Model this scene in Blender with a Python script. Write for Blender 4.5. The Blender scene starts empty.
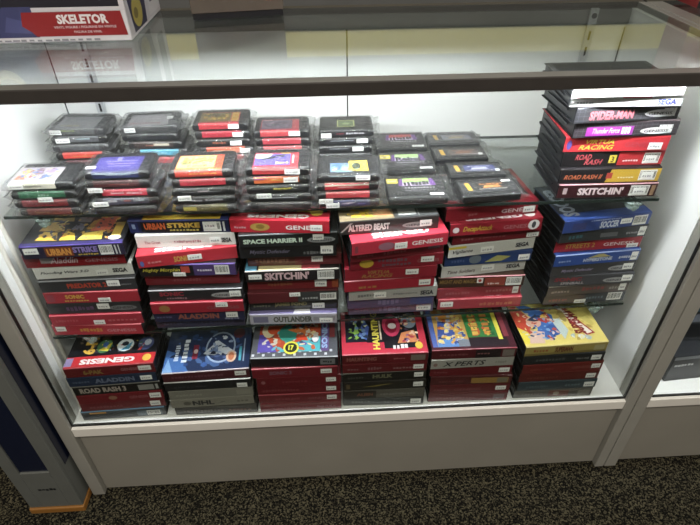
import bpy, bmesh, math, random
from mathutils import Vector, Matrix, noise
PI = math.pi
sc = bpy.context.scene
COL = sc.collection
rnd = random.Random(7)

# ---------------------------------------------------------------- measures (metres)
H0, H, D, W = .2626, .9732, .4435, 1.2230     # deck height, rail underside, inner depth, opening width
Z1, Z2 = .4764, .7493                          # tops of the two glass shelves
ZT = .9932                                     # top of the glass lid
CASE_W, CASE_D, PITCH = .179, .130, .02825

# ---------------------------------------------------------------- helpers
def lin(h):
    v = [int(h[i:i+2], 16)/255 for i in (0, 2, 4)]
    if v[0] > 1.5*max(v[1], v[2]): v[2] -= .35*max(0, v[2]-v[1])       # brick rather than crimson inks
    k = .84; y = .3*v[0]+.59*v[1]+.11*v[2]; v = [y+(c-y)*k for c in v]
    return tuple((c/12.92 if c <= .04045 else ((c+.055)/1.055)**2.4) for c in v) + (1.0,)

def mat(name, color=None, rough=.5, metal=0, coat=0, emit=None, strength=0, attr=False, spec=.5):
    m = bpy.data.materials.new(name); m.use_nodes = True
    b = m.node_tree.nodes['Principled BSDF']
    b.inputs['Roughness'].default_value = rough; b.inputs['Metallic'].default_value = metal
    b.inputs['Coat Weight'].default_value = coat; b.inputs['Coat Roughness'].default_value = .12
    b.inputs['Specular IOR Level'].default_value = spec
    if color: b.inputs['Base Color'].default_value = lin(color)
    if emit:
        b.inputs['Emission Color'].default_value = lin(emit); b.inputs['Emission Strength'].default_value = strength
    if attr:
        a = m.node_tree.nodes.new('ShaderNodeVertexColor'); a.layer_name = 'Col'
        m.node_tree.links.new(a.outputs['Color'], b.inputs['Base Color'])
    return m

def add_noise(m, scale, amount, bump=0.0, detail=4):
    """a little procedural unevenness in colour and surface"""
    nt = m.node_tree; b = nt.nodes['Principled BSDF']
    tc = nt.nodes.new('ShaderNodeTexCoord'); n = nt.nodes.new('ShaderNodeTexNoise')
    n.inputs['Scale'].default_value = scale; n.inputs['Detail'].default_value = detail
    nt.links.new(tc.outputs['Object'], n.inputs['Vector'])
    if amount:
        r = nt.nodes.new('ShaderNodeValToRGB'); c = b.inputs['Base Color'].default_value
        r.color_ramp.elements[0].position = .3; r.color_ramp.elements[1].position = .7
        r.color_ramp.elements[0].color = tuple(x*(1-amount) for x in c[:3])+(1,)
        r.color_ramp.elements[1].color = tuple(min(1, x*(1+amount)) for x in c[:3])+(1,)
        nt.links.new(n.outputs['Fac'], r.inputs['Fac']); nt.links.new(r.outputs['Color'], b.inputs['Base Color'])
    if bump:
        p = nt.nodes.new('ShaderNodeBump'); p.inputs['Strength'].default_value = bump; p.inputs['Distance'].default_value = .002
        nt.links.new(n.outputs['Fac'], p.inputs['Height']); nt.links.new(p.outputs['Normal'], b.inputs['Normal'])
    return m

def glass_mat(name, tint, ior=1.5, rough=.0, haze=0.0, hazecol='ffffff', bump=0.0, refl=1.0):
    m = bpy.data.materials.new(name); m.use_nodes = True; nt = m.node_tree; nt.nodes.clear()
    o = nt.nodes.new('ShaderNodeOutputMaterial'); t = nt.nodes.new('ShaderNodeBsdfTransparent')
    g = nt.nodes.new('ShaderNodeBsdfGlossy'); f = nt.nodes.new('ShaderNodeFresnel'); mx = nt.nodes.new('ShaderNodeMixShader')
    t.inputs['Color'].default_value = lin(tint); g.inputs['Roughness'].default_value = rough
    gm = nt.nodes.new('ShaderNodeNewGeometry'); mr = nt.nodes.new('ShaderNodeMapRange')   # same reflectance from both sides of the thin pane
    mr.inputs['To Min'].default_value = ior; mr.inputs['To Max'].default_value = 1/ior
    nt.links.new(gm.outputs['Backfacing'], mr.inputs['Value']); nt.links.new(mr.outputs[0], f.inputs['IOR'])
    fac = f.outputs['Fac']
    if refl != 1.0:
        mm = nt.nodes.new('ShaderNodeMath'); mm.operation = 'MULTIPLY'; mm.inputs[1].default_value = refl
        nt.links.new(fac, mm.inputs[0]); fac = mm.outputs[0]
    nt.links.new(fac, mx.inputs[0]); nt.links.new(t.outputs[0], mx.inputs[1]); nt.links.new(g.outputs[0], mx.inputs[2])
    last = mx
    if haze:
        d = nt.nodes.new('ShaderNodeBsdfDiffuse'); d.inputs['Color'].default_value = lin(hazecol)
        m2 = nt.nodes.new('ShaderNodeMixShader'); m2.inputs[0].default_value = haze
        nt.links.new(mx.outputs[0], m2.inputs[1]); nt.links.new(d.outputs[0], m2.inputs[2]); last = m2
    if bump:
        n = nt.nodes.new('ShaderNodeTexNoise'); n.inputs['Scale'].default_value = 90; n.inputs['Detail'].default_value = 3
        tc = nt.nodes.new('ShaderNodeTexCoord'); nt.links.new(tc.outputs['Object'], n.inputs['Vector'])
        p = nt.nodes.new('ShaderNodeBump'); p.inputs['Strength'].default_value = bump; p.inputs['Distance'].default_value = .01
        nt.links.new(n.outputs['Fac'], p.inputs['Height'])
        nt.links.new(p.outputs['Normal'], g.inputs['Normal']); nt.links.new(p.outputs['Normal'], f.inputs['Normal'])
    nt.links.new(last.outputs[0], o.inputs[0])
    return m

PRINT = mat('printed_paper_under_plastic', rough=.32, coat=.35, attr=True)
LABELM = mat('printed_label', rough=.4, attr=True)
STICK = mat('sticker_paper', rough=.6, attr=True)
BLACKP = add_noise(mat('black_case_plastic', '17181b', rough=.33), 60, .12)
CARTP = add_noise(mat('black_cartridge_plastic', '1b1b1e', rough=.42), 80, .12, .08)
PANELM = add_noise(mat('white_laminate_panel', 'dcdcda', rough=.38), 9, .03)
SIDEM = add_noise(mat('white_side_laminate', 'f0f0ee', rough=.3), 8, .03)
FRAMEM = add_noise(mat('grey_painted_frame', '918f85', rough=.45), 14, .05)
SILLM = add_noise(mat('pale_painted_sill', 'dedacf', rough=.4), 14, .04)
KICKM = add_noise(mat('warm_grey_kick_panel', '8a867a', rough=.5), 6, .05)
RAILM = add_noise(mat('dark_bronze_rail', '38332f', rough=.35, metal=.1), 40, .08)
TOPRM = add_noise(mat('grey_lid_rail', '7a7a76', rough=.4, metal=.3), 30, .06)
STEEL = add_noise(mat('slotted_steel', 'c4c6c8', rough=.35, metal=.45), 50, .06)
DARKM = mat('slot_dark', '101012', rough=.6)
GASKET = mat('black_gasket', '0b0b0b', rough=.6)
LEDM = mat('lamp_diffuser', 'ffffff', rough=.5, emit='f6f8ff', strength=1130)
GLASS = glass_mat('clear_glass', 'f1f6f3')
GLASSF = glass_mat('front_glass', 'f4f7f5', refl=.6)
SHELFG = glass_mat('greenish_shelf_glass', 'f3f6f5')
EDGEG = glass_mat('shelf_glass_edge', '74827c', haze=.25, hazecol='4c5a54')
BAG = glass_mat('crinkled_plastic', 'f6f6f6', ior=1.5, rough=.10, haze=.012, bump=.5, refl=.6)
BAGH = glass_mat('cloudy_crinkled_plastic', 'ececec', ior=1.5, rough=.2, refl=.8, haze=.09, hazecol='b9b9bc', bump=.6)
CLIPM = glass_mat('clear_rubber_clip', 'd5e3de', rough=.1, haze=.25, hazecol='c5d5d0')

class MB:
    def __init__(s):
        s.bm = bmesh.new(); s.cl = s.bm.loops.layers.float_color.new('Col'); s.mats = []
    def mi(s, m):
        if m not in s.mats: s.mats.append(m)
        return s.mats.index(m)
    def paint(s, faces, col, m):
        i = s.mi(m); c = lin(col) if isinstance(col, str) else col
        for f in faces:
            f.material_index = i
            for l in f.loops: l[s.cl] = c
    def poly(s, pts, col, m):
        f = s.bm.faces.new([s.bm.verts.new(p) for p in pts]); s.paint([f], col, m); return f
    def box(s, lo, hi, col='808080', m=None, bevel=0, seg=1):
        old = set(s.bm.faces)
        r = bmesh.ops.create_cube(s.bm, size=1); vs = r['verts']
        c = [(a+b)/2 for a, b in zip(lo, hi)]; d = [abs(b-a) for a, b in zip(lo, hi)]
        for v in vs: v.co = Vector((c[0]+v.co.x*d[0], c[1]+v.co.y*d[1], c[2]+v.co.z*d[2]))
        if bevel:
            bmesh.ops.bevel(s.bm, geom=list(set(e for v in vs for e in v.link_edges)), offset=bevel, segments=seg, affect='EDGES', profile=.5)
        faces = [f for f in s.bm.faces if f not in old]
        s.paint(faces, col, m); return faces
    def prism(s, prof, axis, a, b, col, m, close=True):
        """extrude a closed profile; axis 'x': prof=(y,z), 'y': prof=(x,z), 'z': prof=(x,y)"""
        def P(p, t):
            return {'x': (t, p[0], p[1]), 'y': (p[0], t, p[1]), 'z': (p[0], p[1], t)}[axis]
        A = [s.bm.verts.new(P(p, a)) for p in prof]; B = [s.bm.verts.new(P(p, b)) for p in prof]
        n = len(prof); fs = []
        for i in range(n):
            fs.append(s.bm.faces.new((A[i], A[(i+1) % n], B[(i+1) % n], B[i])))
        fs.append(s.bm.faces.new(A[::-1])); fs.append(s.bm.faces.new(B))
        s.paint(fs, col, m); return fs
    def cyl(s, p0, p1, r, col, m, seg=12):
        p0, p1 = Vector(p0), Vector(p1); z = (p1-p0).normalized(); x = z.orthogonal().normalized(); y = z.cross(x)
        A = []; B = []
        for i in range(seg):
            a = 2*PI*i/seg; o = (x*math.cos(a)+y*math.sin(a))*r
            A.append(s.bm.verts.new(p0+o)); B.append(s.bm.verts.new(p1+o))
        fs = [s.bm.faces.new((A[i], A[(i+1) % seg], B[(i+1) % seg], B[i])) for i in range(seg)]
        fs += [s.bm.faces.new(A[::-1]), s.bm.faces.new(B)]
        s.paint(fs, col, m)
    def build(s, name, parent=None, loc=None, rotz=0, smooth=False):
        bmesh.ops.recalc_face_normals(s.bm, faces=[f for f in s.bm.faces if f.tag is False])
        me = bpy.data.meshes.new(name); s.bm.to_mesh(me); s.bm.free()
        for m in s.mats: me.materials.append(m)
        if smooth:
            for p in me.polygons: p.use_smooth = True
        o = bpy.data.objects.new(name, me); COL.objects.link(o)
        if parent: o.parent = parent
        if loc: o.location = loc
        o.rotation_euler.z = rotz
        return o

def tag(o, label=None, cat=None, group=None, kind=None):
    for k, v in (('label', label), ('category', cat), ('group', group), ('kind', kind)):
        if v: o[k] = v
    return o
def thing(name, loc, label, cat, group=None, rotz=0):
    o = bpy.data.objects.new(name, None); COL.objects.link(o); o.empty_display_size = .02
    o.location = loc; o.rotation_euler.z = rotz
    return tag(o, label, cat, group)

# ---------------------------------------------------------------- lettering: glyph outlines -> triangles
_cache = {}
def glyphs(text, bold=.0, shear=0.0):
    k = (text, bold, shear)
    if k in _cache: return _cache[k]
    cu = bpy.data.curves.new('t', 'FONT'); cu.body = text; cu.resolution_u = 2; cu.offset = bold; cu.shear = shear
    ob = bpy.data.objects.new('t', cu)
    me = ob.to_mesh()
    vs = [(v.co.x, v.co.y) for v in me.vertices]; fs = [tuple(p.vertices) for p in me.polygons]
    ob.to_mesh_clear(); bpy.data.objects.remove(ob); bpy.data.curves.remove(cu)
    xs = [v[0] for v in vs]; ys = [v[1] for v in vs]
    x0, x1, y0, y1 = min(xs), max(xs), min(ys), max(ys)
    vs = [((x-x0)/(x1-x0 or 1), (y-y0)/(y1-y0 or 1)) for x, y in vs]
    _cache[k] = (vs, fs); return _cache[k]

def draw(mb, prims, fmap, m, step=.00007, base=.0002):
    """print flat shapes on a face: fmap(u, v, lift) gives the point"""
    k = 0
    for p in prims:
        k += 1; h = base+step*k; t = p[0]
        def quad(u0, v0, u1, v1, c): mb.poly([fmap(u0, v0, h), fmap(u1, v0, h), fmap(u1, v1, h), fmap(u0, v1, h)], c, m)
        if t == 'r': quad(*p[1:5], p[5])
        elif t == 'p': mb.poly([fmap(u, v, h) for u, v in p[1]], p[2], m)
        elif t == 'e':
            _, u0, v0, u1, v1, c = p; n = 20
            mb.poly([fmap((u0+u1)/2+(u1-u0)/2*math.cos(2*PI*i/n), (v0+v1)/2+(v1-v0)/2*math.sin(2*PI*i/n), h) for i in range(n)], c, m)
        elif t == 'b':                                   # bar code: white field, dark bars
            _, u0, v0, u1, v1 = p; quad(u0, v0, u1, v1, 'e4e4e0'); h += step*.5
            r = random.Random(int(u0*977+v0*331)); x = u0+.008
            while x < u1-.012:
                w = r.choice((.003, .005, .007)); quad(x, v0+(v1-v0)*.22, x+w, v1-(v1-v0)*.12, '2a2a2a'); x += w+r.choice((.004, .006))
        elif t == 'n':                                   # busy artwork: many small irregular shapes
            _, u0, v0, u1, v1, cols, cnt, sz = p; r = random.Random(int(u0*977+v0*331+cnt*7+sum(map(ord, cols[0]))))
            for i in range(cnt):
                cu, cv = r.uniform(u0+sz, u1-sz), r.uniform(v0+sz, v1-sz); a0 = r.uniform(0, 6.3); q = r.uniform(.4, 1)*sz; e = r.uniform(.3, .9); w = r.uniform(0, 3.1)
                P_ = []
                for j in range(6):
                    a = a0+j*PI/3; x_, y_ = q*math.cos(a)*r.uniform(.7, 1.2), q*e*math.sin(a)*r.uniform(.7, 1.2)
                    P_.append(fmap(min(u1, max(u0, cu+x_*math.cos(w)-y_*math.sin(w))), min(v1, max(v0, cv+1.3*(x_*math.sin(w)+y_*math.cos(w)))), h+step*.6*i/cnt))
                mb.poly(P_, r.choice(cols), m)
        elif t == 'gv':                                  # the same, running up the cover
            _, u0, v0, u1, v1, c, n = p; r = random.Random(int(u0*977+v0*331+n)); a = (v1-v0)/n
            for i in range(n):
                quad(u0+(u1-u0)*r.uniform(0, .2), v0+a*i, u1-(u1-u0)*r.uniform(0, .2), v0+a*i+a*r.uniform(.5, .8), c)
        elif t == 'g':                                   # a line of small print, too small to read in the photograph
            _, u0, v0, u1, v1, c, n = p; r = random.Random(int(u0*977+v0*331+n)); x = u0; a = (u1-u0)/n
            for i in range(n):
                quad(x, v0+(v1-v0)*r.uniform(0, .25), x+a*r.uniform(.55, .9), v1-(v1-v0)*r.uniform(0, .25), c); x += a
        elif t in ('t', 'ti', 'th'):
            _, s, u0, v0, u1, v1, c = p[:7]; rot = p[7] if len(p) > 7 else 0
            vs, fs = glyphs(s, {'t': .02, 'ti': .02, 'th': .045}[t], .3 if t == 'ti' else 0)
            def M(x, y):
                if rot == 180: x, y = 1-x, 1-y
                if rot == 90: x, y = 1-y, x
                return fmap(u0+(u1-u0)*x, v0+(v1-v0)*y, h)
            V = [mb.bm.verts.new(M(x, y)) for x, y in vs]; out = []
            for f in fs:
                try: out.append(mb.bm.faces.new([V[i] for i in f]))
                except ValueError: pass
            mb.paint(out, c, m)
        for f in mb.bm.faces: pass

# ---------------------------------------------------------------- a boxed game
def game_case(spec, loc, rotz, t, label, group):
    """black clamshell; its printed sleeve wraps spine (facing the customer) and lid"""
    root = thing('game_case', loc, label, 'game case', group, rotz)
    w, d = CASE_W, CASE_D; hw = w/2; e = .0006
    sh = MB()
    inset = .0032
    sh.box((-hw+inset, .002, .0012), (hw-inset, d-.003, t-.0012), m=BLACKP, bevel=.0006)        # inset side walls
    sh.box((-hw, e, 0), (hw, d, .0022), m=BLACKP, bevel=.0008)                                    # bottom cover
    sh.box((-hw, e, t-.0022), (hw, d, t-e), m=BLACKP, bevel=.0008)                                # lid
    sh.box((-hw, e, .0006), (hw, .0034, t-.001), m=BLACKP, bevel=.001)                            # spine wall
    for s in (-1, 1):
        sh.box((s*(hw-.0012)-.001, .03, t*.46), (s*(hw-.0012)+.001, d-.02, t*.54), m=BLACKP)      # parting lip
    sh.box((-.016, d-.001, t*.3), (.016, d+.0012, t*.7), m=BLACKP, bevel=.0006)                   # latch
    sh.build('shell', root)
    sl = MB(); c = spec['c']; m = PRINT; cc = spec.get('cc', c)
    a, b = -hw+.0012, hw-.0012; r = .0016; n = .0003
    out = [(-n, .0012), (-n, t-r-n), (-n+r*.3, t-r*.3), (r, t), (d-.003, t)]
    inn = [(d-.003, t-e*.8), (r, t-e*.8), (e, t-r-n), (e, .0012)]
    prof = out+inn
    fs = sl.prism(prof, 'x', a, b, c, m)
    sl.paint([fs[3]], cc, m); sl.paint([fs[2], fs[1]], spec.get('edge', c), m)  # some edge tints are print, the paler ones a highlight painted along the fold
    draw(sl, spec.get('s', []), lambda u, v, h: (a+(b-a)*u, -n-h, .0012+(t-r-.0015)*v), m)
    cov = spec.get('cover') or [('r', 0, .0, 1, .16, c), ('r', .05, .2, .95, .95, '23242c')]
    draw(sl, cov, lambda u, v, h: (a+(b-a)*u, r+(d-.003-r)*v, t+h), m)
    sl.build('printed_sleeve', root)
    for q in spec.get('st', []):
        u0, v0, u1, v1 = q[:4]; sk = MB(); k = .0012
        P = lambda u, v, h: (a+(b-a)*u, -n-k-h, .0012+(t-r-.0015)*v)
        X0, _, ZA = P(u0, v0, 0); X1, _, ZB = P(u1, v1, 0)
        sk.box((X0, -n-k, ZA), (X1, -n-.0009, ZB), 'e9e9e6', STICK)
        draw(sk, [('g', u0+(u1-u0)*.12, v0+(v1-v0)*.25, u1-(u1-u0)*.12, v0+(v1-v0)*.6, 'a2a2a6', 4)], P, STICK)
        sk.build('price_sticker', root)
    return root

# ---------------------------------------------------------------- a bagged cartridge
def cartridge(spec, loc, rotz, label, group, big=False, tilt=0):
    root = thing('game_cartridge', loc, label, 'game cartridge', group, rotz)
    root.rotation_euler.x = tilt
    w, d, t = .106, spec.get('d', .068), .015; hw = w/2
    sh = MB()
    def prof(k, lo=0.0, hi=t):                            # rounded ends, seen from the front
        pts = []; R = t*.62
        for i in range(7):
            a = -PI/2+PI/2*i/6; pts.append((hw-k-R*.55+R*.55*math.cos(a), lo+k+R*.5+R*.5*math.sin(a)))
        for i in range(7):
            a = PI/2*i/6; pts.append((hw-k-R+R*math.cos(a), hi-k-R*.55+R*.55*math.sin(a)))
        return pts+[(-x, z) for x, z in pts[::-1]]
    if big:
        sh.box((-hw, 0, 0), (hw, d, t), m=CARTP, bevel=.003, seg=2)
        for i in range(4): sh.box((-hw+.012, -.0004, .003+i*.003), (hw-.012, .001, .0042+i*.003), m=CARTP)
    else:
        rings = [(0, .0022), (.0022, 0), (d-.001, 0), (d, .001)]
        R = [[sh.bm.verts.new((x, y, z)) for x, z in prof(k)] for y, k in rings]; n = len(R[0]); fs = []
        for A, B in zip(R, R[1:]):
            for i in range(n): fs.append(sh.bm.faces.new((A[i], A[(i+1) % n], B[(i+1) % n], B[i])))
        fs.append(sh.bm.faces.new(R[0])); fs.append(sh.bm.faces.new(R[-1][::-1])); sh.paint(fs, '808080', CARTP)
        for i in range(5): sh.box((hw-.013+i*.0016, .012, t-.0008), (hw-.0122+i*.0016, d-.012, t+.0003-(i*.0004)), m=CARTP)
    sh.build('shell', root)
    lb = MB(); x0, x1 = spec.get('lx', (-.039, .036)); c = spec['c']; e = .0004
    dy = (.006, d-.014) if not big else (.012, d-.012)
    if big: lb.box((x0, dy[0], t-e), (x1, dy[1], t+e*.5), c, LABELM)
    else:
        o = [(-e, .0035), (-e, t-.0022), (.0015, t+e*.3), (dy[1], t+e*.3)]; i_ = [(dy[1], t-e), (.003, t-e), (.0015, t-.003), (.0015, .0035)]
        fs = lb.prism(o+i_, 'x', x0, x1, spec.get('end', c), LABELM); lb.paint([fs[2]], c, LABELM)
        draw(lb, spec.get('s', []), lambda u, v, h: (x0+(x1-x0)*u, -e-h, .0035+(t-.0057)*v), LABELM, base=.0001)
    draw(lb, spec.get('cover', []), lambda u, v, h: (x0+(x1-x0)*u, dy[0]+(dy[1]-dy[0])*v, t+e*.5+h), LABELM, base=.0001)
    lb.build('label', root)
    for q in spec.get('st', []):
        sk = MB(); u0, u1, where = q[:3]; k = .0008
        if where == 'f':
            zb = q[3] if len(q) > 3 else .004
            sk.box((u0, -k-.0006, zb), (u1, -k, zb+.009), 'efefec', STICK)
            draw(sk, [('g', .1, .25, .9, .6, 'a2a2a6', 4)], lambda u, v, h: (u0+(u1-u0)*u, -k-.0006-h, zb+.009*v), STICK, base=.0001)
        else:
            ya, yb = q[3], q[4]
            sk.box((u0, ya, t+.0004), (u1, yb, t+.0007), q[5] if len(q) > 5 else 'efefec', STICK)
            draw(sk, [('g', .1, .3, .9, .6, 'a2a2a6', 4)], lambda u, v, h: (u0+(u1-u0)*u, ya+(yb-ya)*v, t+.0007+h), STICK, base=.0001)
        sk.build('price_sticker', root)
    if spec.get('bag', 1):
        bag = MB(); r = random.Random(hash_s(label)); mL, mR = spec.get('mg', (.0125, .013)); mf, mb_ = spec.get('mf', .005), .010
        nx, ny = 30, 18; X0, X1, Y0, Y1 = -hw-mL, hw+mR, -mf, d+mb_
        off = Vector((r.uniform(0, 50), r.uniform(0, 50), 0)); top = []; bot = []
        for j in range(ny+1):
            T = []; B = []
            for i in range(nx+1):
                x = X0+(X1-X0)*i/nx; y = Y0+(Y1-Y0)*j/ny
                ex = max(abs(x)-hw+.001, 0); ey = max(-y, y-d, 0); dist = math.hypot(ex, ey)
                q = min(1, dist/.010); edge = i in (0, nx) or j in (0, ny)
                nz = noise.noise(Vector((x*70, y*70, 0))+off); n2 = noise.noise(Vector((x*150, y*150, 5))+off)
                if dist <= 0:
                    zt = t+.0010+.0003*nz; zb = -.0006
                else:
                    zm = t*.45+.010*nz*q*spec.get('cr', 1)
                    zt = (t+.0012)*(1-q)+q*zm+.0032*n2*q+.0012*(1-q); zb = -.0006*(1-q)+q*(zm-.0018)
                    zb = max(zb, -.0006); zt = max(zt, zb+.0006)
                x += (.0035*nz if edge else .001*n2*(dist > 0)); y += (.0012*n2 if edge else 0)
                T.append(bag.bm.verts.new((x, y, zt))); B.append(T[-1] if edge else bag.bm.verts.new((x, y, zb)))
            top.append(T); bot.append(B)
        fs = []
        for j in range(ny):
            for i in range(nx):
                for L in (top, bot):
                    q4 = [L[j][i], L[j][i+1], L[j+1][i+1], L[j+1][i]]
                    if L is bot and all(v in (top[j][i], top[j][i+1], top[j+1][i+1], top[j+1][i]) for v in q4): continue
                    if (i+j) % 2: tri = ((0, 1, 2), (0, 2, 3))
                    else: tri = ((0, 1, 3), (1, 2, 3))
                    for a3 in tri:
                        try: fs.append(bag.bm.faces.new([q4[k] for k in a3]))
                        except ValueError: pass
        bag.paint(fs, 'ffffff', BAGH if spec.get('hz') else BAG)
        tag(bag.build('plastic_bag', root), 'clear crinkled plastic bag')
    return root
def hash_s(s):
    h = 0
    for ch in s: h = (h*131+ord(ch)) % 1000003
    return h

# ================================================================ the place
def struct(name, mb): return tag(mb.build(name), kind='structure')
def carpet_mat():
    m = mat('speckled_carpet', '22211c', rough=.95, spec=.1); nt = m.node_tree; b = nt.nodes['Principled BSDF']
    tc = nt.nodes.new('ShaderNodeTexCoord'); v = nt.nodes.new('ShaderNodeTexVoronoi'); v.inputs['Scale'].default_value = 330
    v2 = nt.nodes.new('ShaderNodeTexNoise'); v2.inputs['Scale'].default_value = 170; v2.inputs['Detail'].default_value = 5; v2.inputs['Roughness'].default_value = .75
    r = nt.nodes.new('ShaderNodeValToRGB'); e = r.color_ramp.elements
    e[0].position = .36; e[0].color = lin('0c0b08'); e[1].position = .74; e[1].color = lin('5c5640')
    k = e.new(.5); k.color = lin('1b1913')
    mx = nt.nodes.new('ShaderNodeMix'); mx.data_type = 'FLOAT'; mx.inputs[0].default_value = .45
    sep = nt.nodes.new('ShaderNodeSeparateColor'); nt.links.new(v.outputs['Color'], sep.inputs[0])
    nt.links.new(tc.outputs['Object'], v.inputs['Vector']); nt.links.new(tc.outputs['Object'], v2.inputs['Vector'])
    nt.links.new(v2.outputs['Fac'], mx.inputs[2]); nt.links.new(sep.outputs[0], mx.inputs[3])
    nt.links.new(mx.outputs[0], r.inputs[0]); nt.links.new(r.outputs[0], b.inputs['Base Color'])
    p = nt.nodes.new('ShaderNodeBump'); p.inputs['Strength'].default_value = .8; p.inputs['Distance'].default_value = .004
    nt.links.new(mx.outputs[0], p.inputs['Height']); nt.links.new(p.outputs['Normal'], b.inputs['Normal'])
    return m
mb = MB(); mb.box((-3, -2.6, -.05), (4.2, 2.7, 0), m=carpet_mat()); struct('floor', mb)
mb = MB(); mb.box((-3, 2.6, 0), (4.2, 2.7, 3), m=add_noise(mat('store_wall_paint', '6f706f', rough=.8), 5, .06)); struct('wall_back', mb)
mb = MB(); mb.box((-3, 2.585, 1.575), (4.2, 2.6, 1.72), m=mat('yellow_wall_band', 'd8c93a', rough=.7), bevel=.002); struct('trim_1', mb)

# ---- showcases
def showcase(x_off, label, lamp=True, x_end=None):
    root = thing('display_case', (x_off, 0, 0), label, 'display case')
    pw = .0235; top = H+.0195
    def part(name, fn, par=root, lab=None):
        m_ = MB(); fn(m_); o = m_.build(name, par)
        if lab: o['label'] = lab
        return o
    part('deck', lambda m: m.box((0, .004, H0-.02), (W, D, H0-.001), m=SIDEM), lab='white laminate floor of the case')
    for x0, x1 in ((-pw-.002, 0), (W, W+pw)):
        part('side_panel', lambda m: m.box((x0, .026, .02), (x1, D+.02, top-.012), m=SIDEM))
    def post(m, x0, x1):
        m.box((x0, -.012, 0), (x1, .0255, H-.0005), m=FRAMEM, bevel=.002, seg=2)
        xi = x1 if x0 < 0 else x0
        m.box((min(xi, xi+(.0012 if x0 < 0 else -.0012)), -.0035, H0+.001), (max(xi, xi+(.0012 if x0 < 0 else -.0012)), .0035, H-.001), m=GASKET)
    part('post', lambda m: post(m, -pw-.006, -.0005)); part('post', lambda m: post(m, W+.0005, W+pw))
    part('sill', lambda m: (m.box((0, -.011, H0-.027), (W, .004, H0), m=SILLM, bevel=.0015, seg=2), m.box((.001, -.0035, H0), (W-.001, .0032, H0+.0012), m=GASKET)), lab='pale sill along the front glass')
    part('kick_panel', lambda m: m.box((.0005, .002, .006), (W-.0005, .016, H0-.0275), m=KICKM), lab='warm grey kick panel below the sill')
    def back(m):
        mid = W*.511
        m.box((.0005, D, .02), (mid-.0015, D+.012, top-.014), m=PANELM)
        m.box((mid+.0015, D, .02), (W-.0005, D+.012, top-.014), m=PANELM)
        m.box((mid-.0016, D+.004, .02), (mid+.0016, D+.0118, top-.014), m=DARKM)
        for x in (.003, W-.0045): m.box((x, D-.0012, H0), (x+.002, D, H-.03), m=DARKM)
    part('back_panel', back)
    part('front_rail', lambda m: (m.box((-pw-.006, -.001, H), (W+pw, .022, top), m=RAILM, bevel=.0015, seg=2), m.box((-pw-.005, .0006, top-.0004), (W+pw-.001, .0212, top+.0003), m=TOPRM)), lab='dark bronze rail along the top front')
    part('back_rail', lambda m: (m.box((0, D-.004, H-.022), (W, D+.02, top-.013), m=TOPRM), m.box((-pw, D-.001, top-.0125), (W+pw, D+.02, top), m=RAILM, bevel=.001)))
    for x0, x1 in ((-pw-.006, .006), (W+.008, W+pw)):
        part('side_rail', lambda m: m.box((x0, .0225, top-.0115), (x1, D-.0015, top), m=TOPRM, bevel=.0012))
    part('lid_glass', lambda m: m.box((.0065, .0223, top-.0055), (W+.0075, D-.0013, top), m=GLASS))
    part('front_glass', lambda m: m.box((.0014, -.0022, H0+.0014), (W-.0014, .0022, H-.0004), m=GLASSF))
    if lamp:
        ls = MB()
        ls.prism([(.0222, top-.002), (.0222, top-.003), (.0402, top-.0092), (.0402, H+.0078), (.041, H+.0078), (.041, top-.0084)], 'x', .004, W-.004, '808080', FRAMEM)
        lo = ls.build('light_strip', root)
        df = MB(); y0, z0, s = .0236, H+.0106, .0018                     # slim tube lamp, turned towards the back panel
        df.prism([(y0, z0), (y0+s*.55, z0+s*.83), (y0+s*.55-.001, z0+s*.83+.0004), (y0-.001, z0+.0004)], 'x', .02, 1.12, 'ffffff', LEDM)
        df.build('diffuser', lo)
    return root
case = showcase(0, 'white glass-front display case holding all the stacked games', True)
case2 = showcase(W+.0552, 'second white display case cut off at the right edge', True)

def standard(x, par):
    m = MB(); m.box((x-.009, D-.011, H0+.03), (x+.009, D-.0045, H+.010), m=STEEL, bevel=.0012)
    z = H0+.05
    while z < H-.05:
        m.box((x-.0022, D-.0116, z), (x+.0022, D-.0109, z+.018), m=DARKM); z += .032
    m.cyl((x, D-.0125, H-.004), (x, D-.010, H-.004), .0055, '303030', DARKM)
    tag(m.build('slotted_standard', par), 'slotted steel upright on the back panel')
for x in (.081, 1.141): standard(x, case)
# bright aluminium channel set into the left side panel near the front
def channel(m):
    for y in (.052, .078): 
        n = 8; pr = [(.0002+.004*math.sin(PI*i/n), y-.006*math.cos(PI*i/n)) for i in range(n+1)]
        m.prism(pr, 'z', H0+.001, H-.002, 'c0c0c0', SILLM)
m = MB(); channel(m); tag(m.build('side_channel', case), 'ribbed metal channel on the left side panel')

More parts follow.
